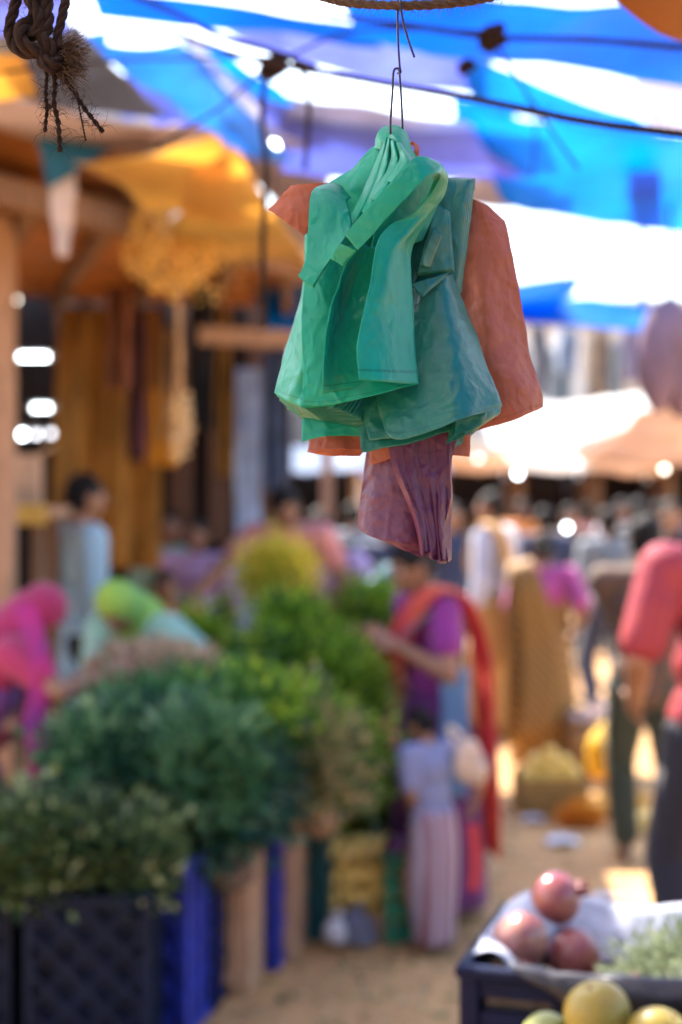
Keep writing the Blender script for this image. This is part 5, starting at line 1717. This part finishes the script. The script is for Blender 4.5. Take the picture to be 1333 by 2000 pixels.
heap('root_heap', P(305, 1345, 5.4), (0.22, 0.23, 0.11), l_root, 'tan roots piled in the round purple tub', 'roots', 260, 22, 0.032, 0.8, 0.022, low=0.0, seed=12, lump=0.1)


def tub(name, loc, r, h, m, label, cat='tub', taper=0.8):
    t = empty(name, loc, 0, label, cat)
    V, Fc = [], []
    prof = [(0, 0.004), (r * taper, 0.0), (r, h), (r * 1.05, h), (r * 1.05, h - 0.02), (r * 1.0, h - 0.02)]
    prof = [(0.001, 0), (r * taper, 0), (r * (taper + 1) / 2, h * 0.5), (r, h), (r - 0.012, h), (r * taper - 0.012, 0.012), (0.001, 0.012)]
    n = 36
    for a, z in prof:
        for k in range(n): V.append((a * math.cos(k / n * 6.2832), a * math.sin(k / n * 6.2832), z))
    for i in range(len(prof) - 1):
        for k in range(n): Fc.append((i * n + k, i * n + (k + 1) % n, (i + 1) * n + (k + 1) % n, (i + 1) * n + k))
    mesh('tub_wall', V, Fc, m, t, True)
    ring = [(r * 1.01 * math.cos(k / 24 * 6.2832), r * 1.01 * math.sin(k / 24 * 6.2832), h) for k in range(25)]
    tube('rim', ring, 0.012, m, t, 6)
    return t
p = P(305, 1362, 5.4)
tub('tub', (p.x, p.y, 0.54), 0.25, p.z - 0.54 + 0.02, M('tub_purple', (0.16, 0.03, 0.10), 0.5), 'purple tub holding the tan roots on the stall')

# jute sacks slumping over the boxes
m_dsack = M('dark_jute', (0.13, 0.08, 0.055), 0.9, scale=14, bump=0.6, bscale=120)
def sack(px, py, Y, r, label, m, cat='sack', name='sack', ex=1.0):
    V = Vol()
    c = P(px, py, Y)
    V.ell((0, 0, 0), (r[0], r[1], r[2]))
    V.ell((r[0] * 0.2, 0, -r[2] * 0.55), (r[0] * 0.9, r[1] * 0.9, r[2] * 0.5))
    V.ell((-r[0] * 0.3, 0, -r[2] * 0.4), (r[0] * 0.7, r[1] * 0.9, r[2] * 0.55))
    V.chain([(0, 0, r[2] * 0.7), (r[0] * 0.15, 0, r[2] * 1.15), (r[0] * 0.3, 0, r[2] * 1.4)], [r[0] * 0.5, r[0] * 0.25 * ex, r[0] * 0.4 * ex])
    t = empty(name, c, 0, label, cat)
    o = V.build('sack_cloth', m, t, 0.01, 2)
    for vtx in o.data.vertices:
        n_ = noise.noise(Vector(vtx.co) * 14 + Vector((px, 0, 0)))
        vtx.co *= 1 + 0.07 * n_
    tube('tie', [(r[0] * 0.15 + 0.3 * r[0] * math.cos(a / 8 * 6.283), 0.3 * r[0] * math.sin(a / 8 * 6.283), r[2] * 1.12) for a in range(9)], 0.006, m_coir, t, 5)
    return t
sack(438, 1690, 4.68, (0.10, 0.08, 0.08), 'dark brown jute sack slumped over the navy crate and wooden box', m_dsack)
sack(618, 1560, 5.2, (0.085, 0.08, 0.14), 'brown jute sack hanging at the end of the wilted leaves, over the teal crate', m_jute)
sack(744, 1470, 5.98, (0.085, 0.07, 0.09), 'pink and orange tied cloth bag on a low stack left of the small child', M('pink_orange', (0.85, 0.22, 0.10), 0.7, scale=5, col2=(0.8, 0.10, 0.22), trans=0.2), 'bag', 'cloth_bag')
sack(716, 1745, 5.75, (0.12, 0.1, 0.16), 'off white sack on the ground left of the green crate', M('offwhite_sack', (0.55, 0.46, 0.42), 0.85, scale=6), ex=0.6)
sack(692, 1815, 5.32, (0.085, 0.07, 0.06), 'slate blue cloth bag lying on the ground in front of the off white sack', M('slate_bag', (0.14, 0.15, 0.22), 0.85), 'bag', 'cloth_bag', ex=0.5)
sack(654, 1818, 5.2, (0.045, 0.04, 0.045), 'small crumpled white plastic bag at the foot of the teal crate', M('white_plastic', (0.75, 0.75, 0.82), 0.35, trans=0.3), 'bag', 'plastic_bag')
sack(1192, 1470, 8.1, (0.14, 0.12, 0.17), 'bright yellow sack behind the yellow fruit box', M('yellow_sack', (0.80, 0.46, 0.02), 0.6, trans=0.2))
sack(760, 1150, 8.6, (0.16, 0.1, 0.1), 'light blue plastic bundle on the far brown stall', M('ltblue_plastic', (0.20, 0.42, 0.55), 0.4, trans=0.2), 'bundle', 'plastic_bundle', ex=0.6)

pb_ = P(744, 1470, 5.98)
st_ = empty('wooden_box', (pb_.x, 6.0, 0), 0.1, 'narrow wooden box carrying the pink and orange tied bag', 'wooden box')
hb_ = pb_.z - 0.115
for k in range(4):
    for s_ in (-1, 1):
        link('plank', box_mesh('p', 0.17, 0.012, hb_ / 4 - 0.008, 0.002, (0, s_ * 0.08, (k + 0.5) * hb_ / 4)), m_wood, st_)
        link('plank', box_mesh('p', 0.012, 0.146, hb_ / 4 - 0.008, 0.002, (s_ * 0.078, 0, (k + 0.5) * hb_ / 4)), m_wood, st_)
link('lid', box_mesh('p', 0.18, 0.18, 0.012, 0.002, (0, 0, hb_ + 0.004)), m_wood, st_)
# far brown stall
fs_ = empty('far_stall', (gx(735, 8.2), 8.2, 0), 0.05, 'low brown stall with a plank front behind the purple saree', 'stall')
for k in range(5):
    link('plank', box_mesh('p', 0.76, 0.02, 0.16, 0.003, (0, -0.25, 0.1 + k * 0.17)), m_wood, fs_)
link('top', box_mesh('p', 0.8, 0.55, 0.03, 0.003, (0, 0, 0.945)), m_wood, fs_)
for sx in (-0.36, 0.36):
    for sy in (-0.21, 0.22):
        link('leg', box_mesh('p', 0.05, 0.05, 0.93, 0.003, (sx, sy, 0.465)), m_wood, fs_)

# bananas in an open box, lower middle
m_banana = M('banana', (0.85, 0.62, 0.18), 0.5, scale=9, col2=(0.68, 0.45, 0.11))
p = P(702, 1735, 5.5)
bb = empty('banana_box', (p.x, 5.5, 0), 0.1, 'pale wooden box stacked with yellow banana bunches', 'wooden box')
for s in (-1, 1):
    link('plank', box_mesh('p', 0.26, 0.014, 0.10, 0.002, (0, s * 0.13, 0.05)), m_wood_pale, bb)
    link('plank', box_mesh('p', 0.014, 0.24, 0.10, 0.002, (s * 0.123, 0, 0.05)), m_wood_pale, bb)
link('base', box_mesh('p', 0.23, 0.24, 0.012, 0, (0, 0, 0.008)), m_wood_pale, bb)
def bananas(loc, rz, n, label, group, s=1.0):
    t = empty('banana_bunch', loc, rz, label, 'bananas', group)
    me = None
    for k in range(n):
        a_ = (k / (n - 1) - 0.5) * 1.5
        if me is None:
            pth = [(0, 0.0, 0.0), (0, -0.03, 0.028), (0, -0.08, 0.036), (0, -0.13, 0.022), (0, -0.165, -0.006), (0, -0.178, -0.012)]
            V, Fc = tube_geo([Vector(q) * s for q in spline(pth, 12)], [q * s for q in (.006, .010, .015, .018, .019, .019, .019, .018, .016, .012, .006, .004)], 8)
            o = mesh('banana', V, Fc, m_banana, t, True); me = o.data
        else:
            o = link('banana', me, None, t)
        o.rotation_euler = (random.uniform(-.1, .1), 0, a_)
    link('stalk', box_mesh('s', 0.05 * s, 0.03 * s, 0.03 * s, 0.006, (0, 0.005, 0)), m_banana, t)
    return t
zz = 0.03
for lv in range(4):
    for q in range(2):
        bananas((p.x + (-0.06, 0.06)[q] + random.uniform(-.015, .015), 5.5 + 0.06, 0.06 + lv * 0.085), random.uniform(-0.3, 0.3), 6,
                ('left' if q == 0 else 'right') + ' banana bunch of the ' + ('lowest', 'second', 'third', 'top')[lv] + ' layer in the pale wooden box', 'banana bunches in the box')

# green crate with aubergines
gc = crate((gx(808, 5.42), 5.42, 0), 0.1, m_cgreen, 'green plastic crate beside the off white sack, left of the small child', size=(0.24, 0.19, 0.34))
m_aub = M('aubergine', (0.10, 0.02, 0.10), 0.25, bump=0.05)
def lathe(prof, n=16):
    V, Fc = [], []
    for a, z in prof:
        for k in range(n): V.append((a * math.cos(k / n * 6.2832), a * math.sin(k / n * 6.2832), z))
    for i in range(len(prof) - 1):
        for k in range(n): Fc.append((i * n + k, i * n + (k + 1) % n, (i + 1) * n + (k + 1) % n, (i + 1) * n + k))
    return V, Fc
V, Fc = lathe([(0.001, -0.05), (0.03, -0.042), (0.043, -0.015), (0.04, 0.015), (0.028, 0.045), (0.014, 0.06), (0.001, 0.064)])
me_aub = None
spots = [(-0.10, -0.06, 'front left'), (0.0, -0.07, 'front middle'), (0.1, -0.06, 'front right'), (-0.08, 0.05, 'back left'), (0.07, 0.05, 'back right')]
for dx, dy, w_ in spots:
    t = empty('aubergine', (gx(808, 5.42) + dx * 0.7, 5.42 + dy * 0.7, 0.345), random.uniform(0, 6), w_ + ' purple aubergine in the green crate', 'aubergine', 'aubergines in the green crate')
    o = mesh('flesh', V, Fc, m_aub, t, True) if me_aub is None else link('flesh', me_aub, None, t)
    me_aub = o.data
    o.rotation_euler = (random.uniform(0.8, 1.6), 0, 0)
    cp = tube('stalk', [(0, -0.055, 0.02), (0, -0.085, 0.03)], 0.007, l_olive, t, 6)
tag(mesh('crate_lining', [(gx(808, 5.42) + sx * 0.10, 5.42 + sy * 0.075, 0.30) for sx, sy in ((-1, -1), (1, -1), (1, 1), (-1, 1))], [(0, 1, 2, 3)], M('leafy_lining', (0.02, 0.09, 0.06), 0.8)),
    'dark green cloth lining under the aubergines in the green crate', 'cloth').modifiers.new('t', 'SOLIDIFY').thickness = 0.01

# yellow fruit box
p = P(1082, 1545, 7.5)
fb = empty('fruit_box', (p.x, 7.65, 0), 0.08, 'golden brown wooden box heaped with yellow fruit, on the dirt', 'box')
m_gbox = M('gold_box', (0.36, 0.19, 0.05), 0.8, stretch=(0.7, 3, 3))
for k in range(2):
    z = 0.05 + k * 0.098
    for s in (-1, 1):
        link('plank', box_mesh('p', 0.36, 0.015, 0.092, 0.002, (0, s * 0.13, z)), m_gbox, fb)
        link('plank', box_mesh('p', 0.015, 0.24, 0.092, 0.002, (s * 0.172, 0, z)), m_gbox, fb)
link('base', box_mesh('p', 0.32, 0.24, 0.012, 0, (0, 0, 0.009)), m_gbox, fb)
link('straw_packing', box_mesh('p', 0.32, 0.24, 0.05, 0.01, (0, 0, 0.14)), M('straw', (0.5, 0.36, 0.14), 0.9), fb)
m_lemon = M('yellow_fruit', (0.80, 0.46, 0.05), 0.45, scale=14, col2=(0.78, 0.55, 0.16))
V, Fc = lathe([(0.001, -0.042), (0.02, -0.038), (0.036, -0.018), (0.04, 0.004), (0.034, 0.024), (0.018, 0.038), (0.006, 0.042), (0.001, 0.041)], 14)
me_lem = None
k = 0
names = []
for lay, (nx, ny, z) in enumerate(((4, 3, 0.205), (3, 2, 0.262), (1, 1, 0.31))):
    for i in range(nx):
        for j in range(ny):
            t = bpy.data.objects.new('yellow_fruit', me_lem) if me_lem else None
            if t is None:
                t = mesh('yellow_fruit', V, Fc, m_lemon, None, True); me_lem = t.data
            else: COL.objects.link(t)
            t.location = (p.x + (i - (nx - 1) / 2) * 0.078 + random.uniform(-.006, .006), 7.65 + (j - (ny - 1) / 2) * 0.075, z + random.uniform(-.006, .006))
            t.rotation_euler = (random.uniform(0, 3), random.uniform(0, 3), 0)
            row_ = ('front', 'middle', 'back')[j] if ny == 3 else ('front', 'back')[j] if ny == 2 else ''
            lb = {0: 'yellow fruit in the %s row of the lowest layer in the golden brown box' % row_, 1: 'yellow fruit in the %s row of the second layer in the golden brown box' % row_,
                  2: 'single yellow fruit on the very top of the golden brown box'}[lay]
            tag(t, lb, 'fruit', 'yellow fruit in the box' if lay == 2 else 'yellow fruit of the %s %s row' % (('lower', 'upper')[min(lay, 1)], row_))
# bananas on the ground behind the dark trousers, loose peels and papers
bananas(P(1248, 1598, 7.3) + Vector((0, 0, -0.0)), 0.6, 7, 'yellow banana bunch on the ground between the olive and navy trouser legs', None, 1.25).location.z = 0.03
oc = heap('orange_petals', (gx(1130, 7.35), 7.3, 0.02), (0.08, 0.08, 0.05), M_leaf('petal_orange', [(0.7, 0.2, 0.02), (0.8, 0.32, 0.03), (0.8, 0.45, 0.06)], 0.3), 'orange marigold petals heaped at the right corner of the yellow fruit box', 'petals', 60, 30, 0.02, seed=14, low=0, spread=0.02)
heap('orange_petals', (gx(1195, 7.6), 7.55, 0.01), (0.2, 0.1, 0.05), M_leaf('petal_yellow', [(0.7, 0.35, 0.02), (0.8, 0.5, 0.06), (0.7, 0.5, 0.2)], 0.3), 'yellow petals strewn on the dirt under the yellow sack', 'petals', 50, 25, 0.02, seed=15, low=0, spread=0.025)
m_paper = M('paper', (0.68, 0.66, 0.72), 0.8)
for px, py, s, lb in ((1098, 1642, 0.075, 'white paper scrap on the dirt in front of the yellow fruit box'), (1040, 1600, 0.05, 'pale paper scrap on the dirt left of the yellow fruit box'),
                      (960, 1530, 0.05, 'grey paper scrap on the dirt beside the orange saree end'), (1180, 1755, 0.05, 'cream paper scrap on the dirt behind the pomegranates')):
    q = PZ(px, py, 0.012)
    G = loft_rows([[(q.x - s, q.y - s, 0.008), (q.x, q.y - s * 1.1, 0.03), (q.x + s, q.y - s, 0.006)], [(q.x - s * 1.1, q.y, 0.02), (q.x, q.y, 0.008), (q.x + s, q.y, 0.03)],
                   [(q.x - s, q.y + s, 0.006), (q.x, q.y + s * .9, 0.028), (q.x + s * 1.1, q.y + s, 0.012)]], 8, 8)
    tag(grid_obj('paper_scrap', G, m_paper, thick=0.0015), lb, 'paper', 'paper scraps on the ground')
# onion basket
p = P(1168, 1400, 8.7)
t = tub('basket', (p.x, p.y, 0), 0.2, 0.34, M('wicker', (0.34, 0.22, 0.12), 0.85, stretch=(1, 1, 6), scale=10), 'round wicker basket with pale pink onions beside the dark red shirt', 'basket')
m_onion = M('onion', (0.66, 0.40, 0.36), 0.4, scale=9, col2=(0.75, 0.58, 0.50))
V, Fc = lathe([(0.001, -0.03), (0.022, -0.027), (0.036, -0.006), (0.032, 0.014), (0.014, 0.028), (0.005, 0.04), (0.001, 0.043)], 12)
me_on = None
for lay, (n, rr_, z) in enumerate(((9, 0.145, 0.345), (5, 0.085, 0.385), (1, 0, 0.43))):
    for i in range(n):
        if me_on is None:
            t = mesh('onion', V, Fc, m_onion, None, True); me_on = t.data
        else: t = link('onion', me_on)
        a_ = i / n * 6.283 + lay
        t.location = (p.x + rr_ * math.cos(a_), p.y + rr_ * math.sin(a_), z)
        t.rotation_euler = (random.uniform(-1, 1), random.uniform(-1, 1), 0)
        tag(t, ('pale pink onion in the outer ring of the wicker basket', 'pale pink onion in the inner ring of the wicker basket', 'topmost pale pink onion of the wicker basket')[lay], 'onion',
            ('onions in the outer ring', 'onions in the inner ring', 'onion on top')[lay])

# ------------------------------------------------------------------ the fruit crates at the lower right
TH = math.radians(-17.8)
A0 = Vector((gx(896, 2.3), 2.3, 0))            # front left corner of the crate
ux = Vector((math.cos(TH), math.sin(TH), 0)); uy = Vector((-math.sin(TH), math.cos(TH), 0))
ztop = CAMH - 900 * 2.3 / F
CW, CD, CH = 0.56, 0.38, 0.30
cc = A0 + ux * (CW / 2) + uy * (CD / 2)
crate((cc.x, cc.y, ztop - CH), TH, m_cnavy, 'navy plastic crate with pomegranates and pale green beans, lower right', size=(CW, CD, CH), n=5)
# table carrying the crates
tbl = empty('crate_table', (cc.x + 0.05, cc.y - 0.2, 0), TH, 'wooden table carrying the fruit crates, below the frame', 'table')
for k in range(6):
    link('plank', box_mesh('p', 0.9, 0.135, 0.03, 0.003, (0, -0.35 + k * 0.14, ztop - CH - 0.017)), m_wood, tbl)
for sx in (-0.4, 0.4):
    for sy in (-0.36, 0.36):
        link('leg', box_mesh('l', 0.06, 0.06, ztop - CH - 0.034, 0.003, (sx, sy, (ztop - CH - 0.034) / 2)), m_wood, tbl)
def cl(u, v, z=0.0): return A0 + ux * u + uy * v + Vector((0, 0, ztop + z))
# white newspaper lining and black plastic sheet over the rim
m_news = M('newsprint', (0.36, 0.38, 0.46), 0.8, scale=40, var=0.12, bump=0.4, bscale=30)
rows = [[(0.03, 0.30, -0.08), (0.12, 0.31, -0.06), (0.22, 0.30, -0.07), (0.36, 0.31, -0.06), (0.5, 0.31, -0.07)],
        [(0.02, 0.345, -0.02), (0.12, 0.35, 0.0), (0.22, 0.345, -0.01), (0.36, 0.35, 0.0), (0.5, 0.35, -0.01)],
        [(0.02, 0.372, 0.012), (0.10, 0.375, 0.034), (0.22, 0.372, 0.014), (0.36, 0.376, 0.03), (0.5, 0.374, 0.016)],
        [(0.02, 0.40, 0.0), (0.12, 0.41, 0.012), (0.22, 0.405, -0.004), (0.36, 0.41, 0.008), (0.5, 0.41, -0.004)]]
G = loft_rows([[tuple(cl(*q)) for q in r] for r in rows], 40, 24)
tag(grid_obj('newspaper', G, m_news, thick=0.001, wob=0.004, wscale=25), 'white crumpled newspaper lining the back edge of the navy crate', 'newspaper')
rows = [[(0.012, 0.05, 0.006), (0.014, 0.16, 0.010), (0.012, 0.27, 0.006), (0.012, 0.36, 0.008)], [(0.05, 0.07, 0.004), (0.055, 0.17, -0.012), (0.05, 0.27, 0.008), (0.06, 0.36, 0.032)],
        [(0.09, 0.09, -0.06), (0.10, 0.18, -0.05), (0.10, 0.27, -0.04), (0.12, 0.36, 0.012)]]
G = loft_rows([[tuple(cl(*q)) for q in r] for r in rows], 24, 18)
tag(grid_obj('newspaper', G, m_news, thick=0.001, wob=0.003, wscale=25), 'pale newspaper sheet at the left corner of the navy crate', 'newspaper')
m_bsheet = M('black_plastic', (0.02, 0.02, 0.03), 0.38, bump=0.6, bscale=30, dist=0.006)
for nm_, q0, q1 in (('liner', (0.02, 0.022), (CW - 0.02, 0.022)), ('liner', (0.02, 0.03), (0.02, CD - 0.02))):
    aa, bb2 = cl(*q0, -CH + 0.025), cl(*q1, -CH + 0.025)
    G = loft_rows([[tuple(aa), tuple(bb2)], [tuple(aa + Vector((0, 0, CH - 0.05))), tuple(bb2 + Vector((0, 0, CH - 0.05)))]], 20, 12)
    tag(grid_obj('plastic_liner', G, m_bsheet, thick=0.001, wob=0.003, wscale=20), 'black plastic liner behind the %s slats of the navy crate' % ('front' if q0[0] != q1[0] else 'left'), 'plastic sheet')
rows = [[(0.13, 0.13, -0.09), (0.24, 0.13, -0.07), (0.36, 0.12, -0.06), (0.5, 0.12, -0.05), (0.6, 0.12, -0.05)],
        [(0.11, 0.06, -0.03), (0.22, 0.06, -0.035), (0.36, 0.06, -0.022), (0.5, 0.06, -0.02), (0.6, 0.06, -0.02)],
        [(0.085, 0.00, 0.012), (0.2, 0.0, 0.008), (0.34, 0.0, 0.013), (0.48, 0.0, 0.012), (0.6, 0.0, 0.012)],
        [(0.10, -0.022, 0.002), (0.2, -0.024, -0.012), (0.34, -0.024, -0.006), (0.48, -0.026, -0.008), (0.6, -0.026, -0.01)],
        [(0.13, -0.02, -0.012), (0.22, -0.022, -0.052), (0.34, -0.022, -0.03), (0.48, -0.026, -0.036), (0.6, -0.026, -0.03)]]
G = loft_rows([[tuple(cl(*q)) for q in r] for r in rows], 50, 40)
tag(grid_obj('plastic_sheet', G, m_bsheet, thick=0.001, wob=0.004, wscale=22), 'black plastic sheet folded over the front rim of the navy crate', 'plastic sheet')

m_pom = M('pomegranate_skin', (0.13, 0.006, 0.028), 0.28, scale=13, col2=(0.30, 0.10, 0.08), bump=0.15, bscale=90, spec=0.55, dist=0.002)
m_pom2 = M('pomegranate_pale', (0.15, 0.022, 0.035), 0.28, scale=11, col2=(0.36, 0.18, 0.12), bump=0.15, bscale=90, spec=0.55, dist=0.002)
def pomegranate(px, py, Y, r, tilt, label, m):
    t = empty('pomegranate', P(px, py, Y), tilt[2], label, 'pomegranate', 'pomegranates on the navy crate')
    V, Fc = [], []
    n, k_ = 36, 24
    for i in range(k_ + 1):
        th = math.pi * i / k_
        for j in range(n):
            ph = 2 * math.pi * j / n
            rr_ = r * (1 + 0.035 * math.cos(3 * ph) * math.sin(th) ** 2 + 0.02 * math.cos(5 * ph + 1) * math.sin(th))
            if th < 0.35: rr_ *= 1 + 0.05 * (0.35 - th) / 0.35
            V.append((rr_ * math.sin(th) * math.cos(ph), rr_ * math.sin(th) * math.sin(ph), rr_ * 0.93 * math.cos(th)))
    for i in range(k_):
        for j in range(n): Fc.append((i * n + j, (i + 1) * n + j, (i + 1) * n + (j + 1) % n, i * n + (j + 1) % n))
    o = mesh('fruit_skin', V, Fc, m, t, True)
    V, Fc = [], []
    for j in range(24):
        ph = 2 * math.pi * j / 24
        V.append((0.3 * r * math.cos(ph), 0.3 * r * math.sin(ph), r * 0.90))
    for j in range(24):
        ph = 2 * math.pi * j / 24
        tall = 1.32 if j % 4 < 2 else 1.08
        q = 0.33 if j % 4 < 2 else 0.25
        V.append((q * r * math.cos(ph), q * r * math.sin(ph), r * tall))
    for j in range(24): Fc.append((j, (j + 1) % 24, 24 + (j + 1) % 24, 24 + j))
    c = mesh('calyx', V, Fc, m, t, True)
    c.modifiers.new('t', 'SOLIDIFY').thickness = 0.003
    for ob in (o, c): ob.rotation_euler = (tilt[0], tilt[1], 0)
    return t
pomegranate(1086, 1752, 2.50, 0.046, (0.2, 1.2, 0), 'topmost red pomegranate, resting on the two others', m_pom)
pomegranate(1018, 1836, 2.44, 0.0485, (2.4, 0.5, 0.4), 'pinkish pale pomegranate at the left, below the topmost one', m_pom2)
pomegranate(1122, 1864, 2.46, 0.045, (-1.1, 0.4, 0.2), 'dark red pomegranate at the right, beside the pale green beans', m_pom)
for u_, v_, z_ in ((0.16, 0.2, -0.10), (0.26, 0.24, -0.11), (0.2, 0.1, -0.13)):
    q = cl(u_, v_, z_)
    t = pomegranate(666, 985, 2.4, 0.045, (random.uniform(0, 3), 1, 0), 'red pomegranate low in the navy crate, under the three on top', m_pom)
    t.location = q
    t['group'] = 'pomegranates low in the crate'
# pale green beans heap
heap('bean_heap', cl(0.43, 0.17, -0.10), (0.20, 0.17, 0.125), l_bean, 'pale green beans heaped beside the pomegranates in the navy crate', 'beans', 330, 26, 0.016, 0.38, 0.014, low=-0.1, seed=20, lump=0.1)

# mangoes in the nearest crate
c2 = A0 + ux * 0.42 + uy * (-0.215)
crate((c2.x, c2.y, ztop - CH + 0.0), TH, m_cnavy, 'dark crate with yellow green mangoes at the bottom right edge', size=(0.5, 0.36, 0.20))
m_mango = M('mango_skin', (0.30, 0.20, 0.028), 0.4, scale=9, col2=(0.17, 0.16, 0.03), bump=0.12, bscale=140, dist=0.002)
m_mango2 = M('mango_green', (0.28, 0.28, 0.08), 0.38, scale=7, col2=(0.17, 0.22, 0.06), bump=0.12, bscale=140, dist=0.002)
def mango(px, py, Y, r, rot, label, m):
    t = empty('mango', P(px, py, Y), 0, label, 'mango', 'mangoes in the dark crate')
    V, Fc = [], []
    n, k_ = 32, 22
    for i in range(k_ + 1):
        th = math.pi * i / k_
        for j in range(n):
            ph = 2 * math.pi * j / n
            s = math.sin(th)
            V.append((r * s * math.cos(ph) * (1 + 0.06 * math.cos(th)), r * 0.9 * s * math.sin(ph), r * 1.08 * math.cos(th) - r * 0.10 * math.exp(-(th / 0.22) ** 2) + 0.05 * r * math.cos(ph) * s * s))
    for i in range(k_):
        for j in range(n): Fc.append((i * n + j, (i + 1) * n + j, (i + 1) * n + (j + 1) % n, i * n + (j + 1) % n))
    o = mesh('fruit_skin', V, Fc, m, t, True)
    o.rotation_euler = rot
    s = tube('stem', [Matrix.Identity(3) @ Vector((0, 0, r * 0.97)), Vector((0.002, 0, r * 1.05))], 0.003, m_wood, t, 6)
    s.rotation_euler = rot
    return t
mango(1168, 1986, 2.08, 0.050, (0.25, -0.3, 0), 'largest yellow mango in the middle of the bottom right fruit', m_mango)
mango(1282, 2032, 2.04, 0.046, (0.3, 0.5, 0), 'yellow mango at the right of the largest mango', m_mango)
mango(1070, 2036, 2.10, 0.042, (0.2, -0.9, 0.3), 'small greenish mango at the left of the largest mango', m_mango2)
for k, (u_, v_) in enumerate(((0.30, -0.16), (0.42, -0.14), (0.55, -0.16), (0.36, -0.28), (0.5, -0.28))):
    t = mango(666, 985, 2.1, 0.045, (random.uniform(0, 3), random.uniform(0, 3), 0), 'yellow mango of the lower layer in the dark crate', m_mango)
    t.location = cl(u_, v_, -0.195)
    t['group'] = 'mangoes of the lower layer'

# litter of leaves and straw on the dirt
rg = np.random.default_rng(5)
n = 5200
pts = np.stack([rg.uniform(-2.2, 2.6, n), rg.uniform(3.5, 11, n), np.full(n, 0.006)], 1)
o = scatter_mesh('ground_litter', pts, np.tile([[0, 0.3, 0.03]], (n, 1)), 0.055, l_tan, None, 0.5, None, 0.8)
for v in o.data.vertices: v.co.z = abs(v.co.z - 0.006) * 0.25 + 0.005
tag(o, 'dry leaf scraps and straw strewn over the dirt aisle', 'leaf litter', None, 'stuff')

# ------------------------------------------------------------------ dim stalls beyond the crowd
def far_stall(px0, px1, Y, h, m_aw, label):
    x0, x1 = gx(px0, Y), gx(px1, Y)
    w = x1 - x0
    t = empty('market_stall', ((x0 + x1) / 2, Y, 0), 0, label, 'stall', 'stalls beyond the crowd')
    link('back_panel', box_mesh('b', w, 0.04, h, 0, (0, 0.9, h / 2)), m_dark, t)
    for s_ in (-1, 1):
        link('post', box_mesh('p', 0.07, 0.07, h, 0.005, (s_ * (w / 2 - 0.04), -0.1, h / 2)), m_wood, t)
        link('side_panel', box_mesh('b', 0.03, 0.9, h * 0.9, 0, (s_ * (w / 2 - 0.02), 0.42, h * 0.45)), m_brownwall, t)
    link('counter', box_mesh('c', w - 0.2, 0.5, 0.06, 0.005, (0, -0.05, 0.85)), m_wood, t)
    link('counter_front', box_mesh('c', w - 0.2, 0.03, 0.80, 0.005, (0, -0.28, 0.41)), m_brownwall, t)
    G = loft_rows([[(-w / 2 - .1, -0.75, h - 0.12), (0, -0.75, h - 0.18), (w / 2 + .1, -0.75, h - 0.12)], [(-w / 2 - .1, 0.95, h + 0.18), (0, 0.95, h + 0.12), (w / 2 + .1, 0.95, h + 0.18)]], 16, 10)
    grid_obj('awning', G, m_aw, t, thick=0.01, wob=0.03)
far_stall(1010, 1150, 17.5, 2.2, t_cream, 'dim stall with a cream awning in the middle of the far crowd')
far_stall(1160, 1290, 17.0, 2.15, t_brown, 'dim stall with a brown awning behind the crowd at right')
far_stall(1300, 1460, 16.5, 2.25, t_slate, 'dim stall with a slate awning at the far right')
far_stall(860, 1000, 17.8, 2.2, t_brown, 'dim stall with a brown awning right of the purple bags')
far_stall(520, 700, 13.6, 2.1, t_slate, 'dim stall with a slate awning behind the rose shirt')
far_stall(712, 850, 15.5, 2.1, t_lav, 'dim stall with a lavender awning hidden behind the purple bags')
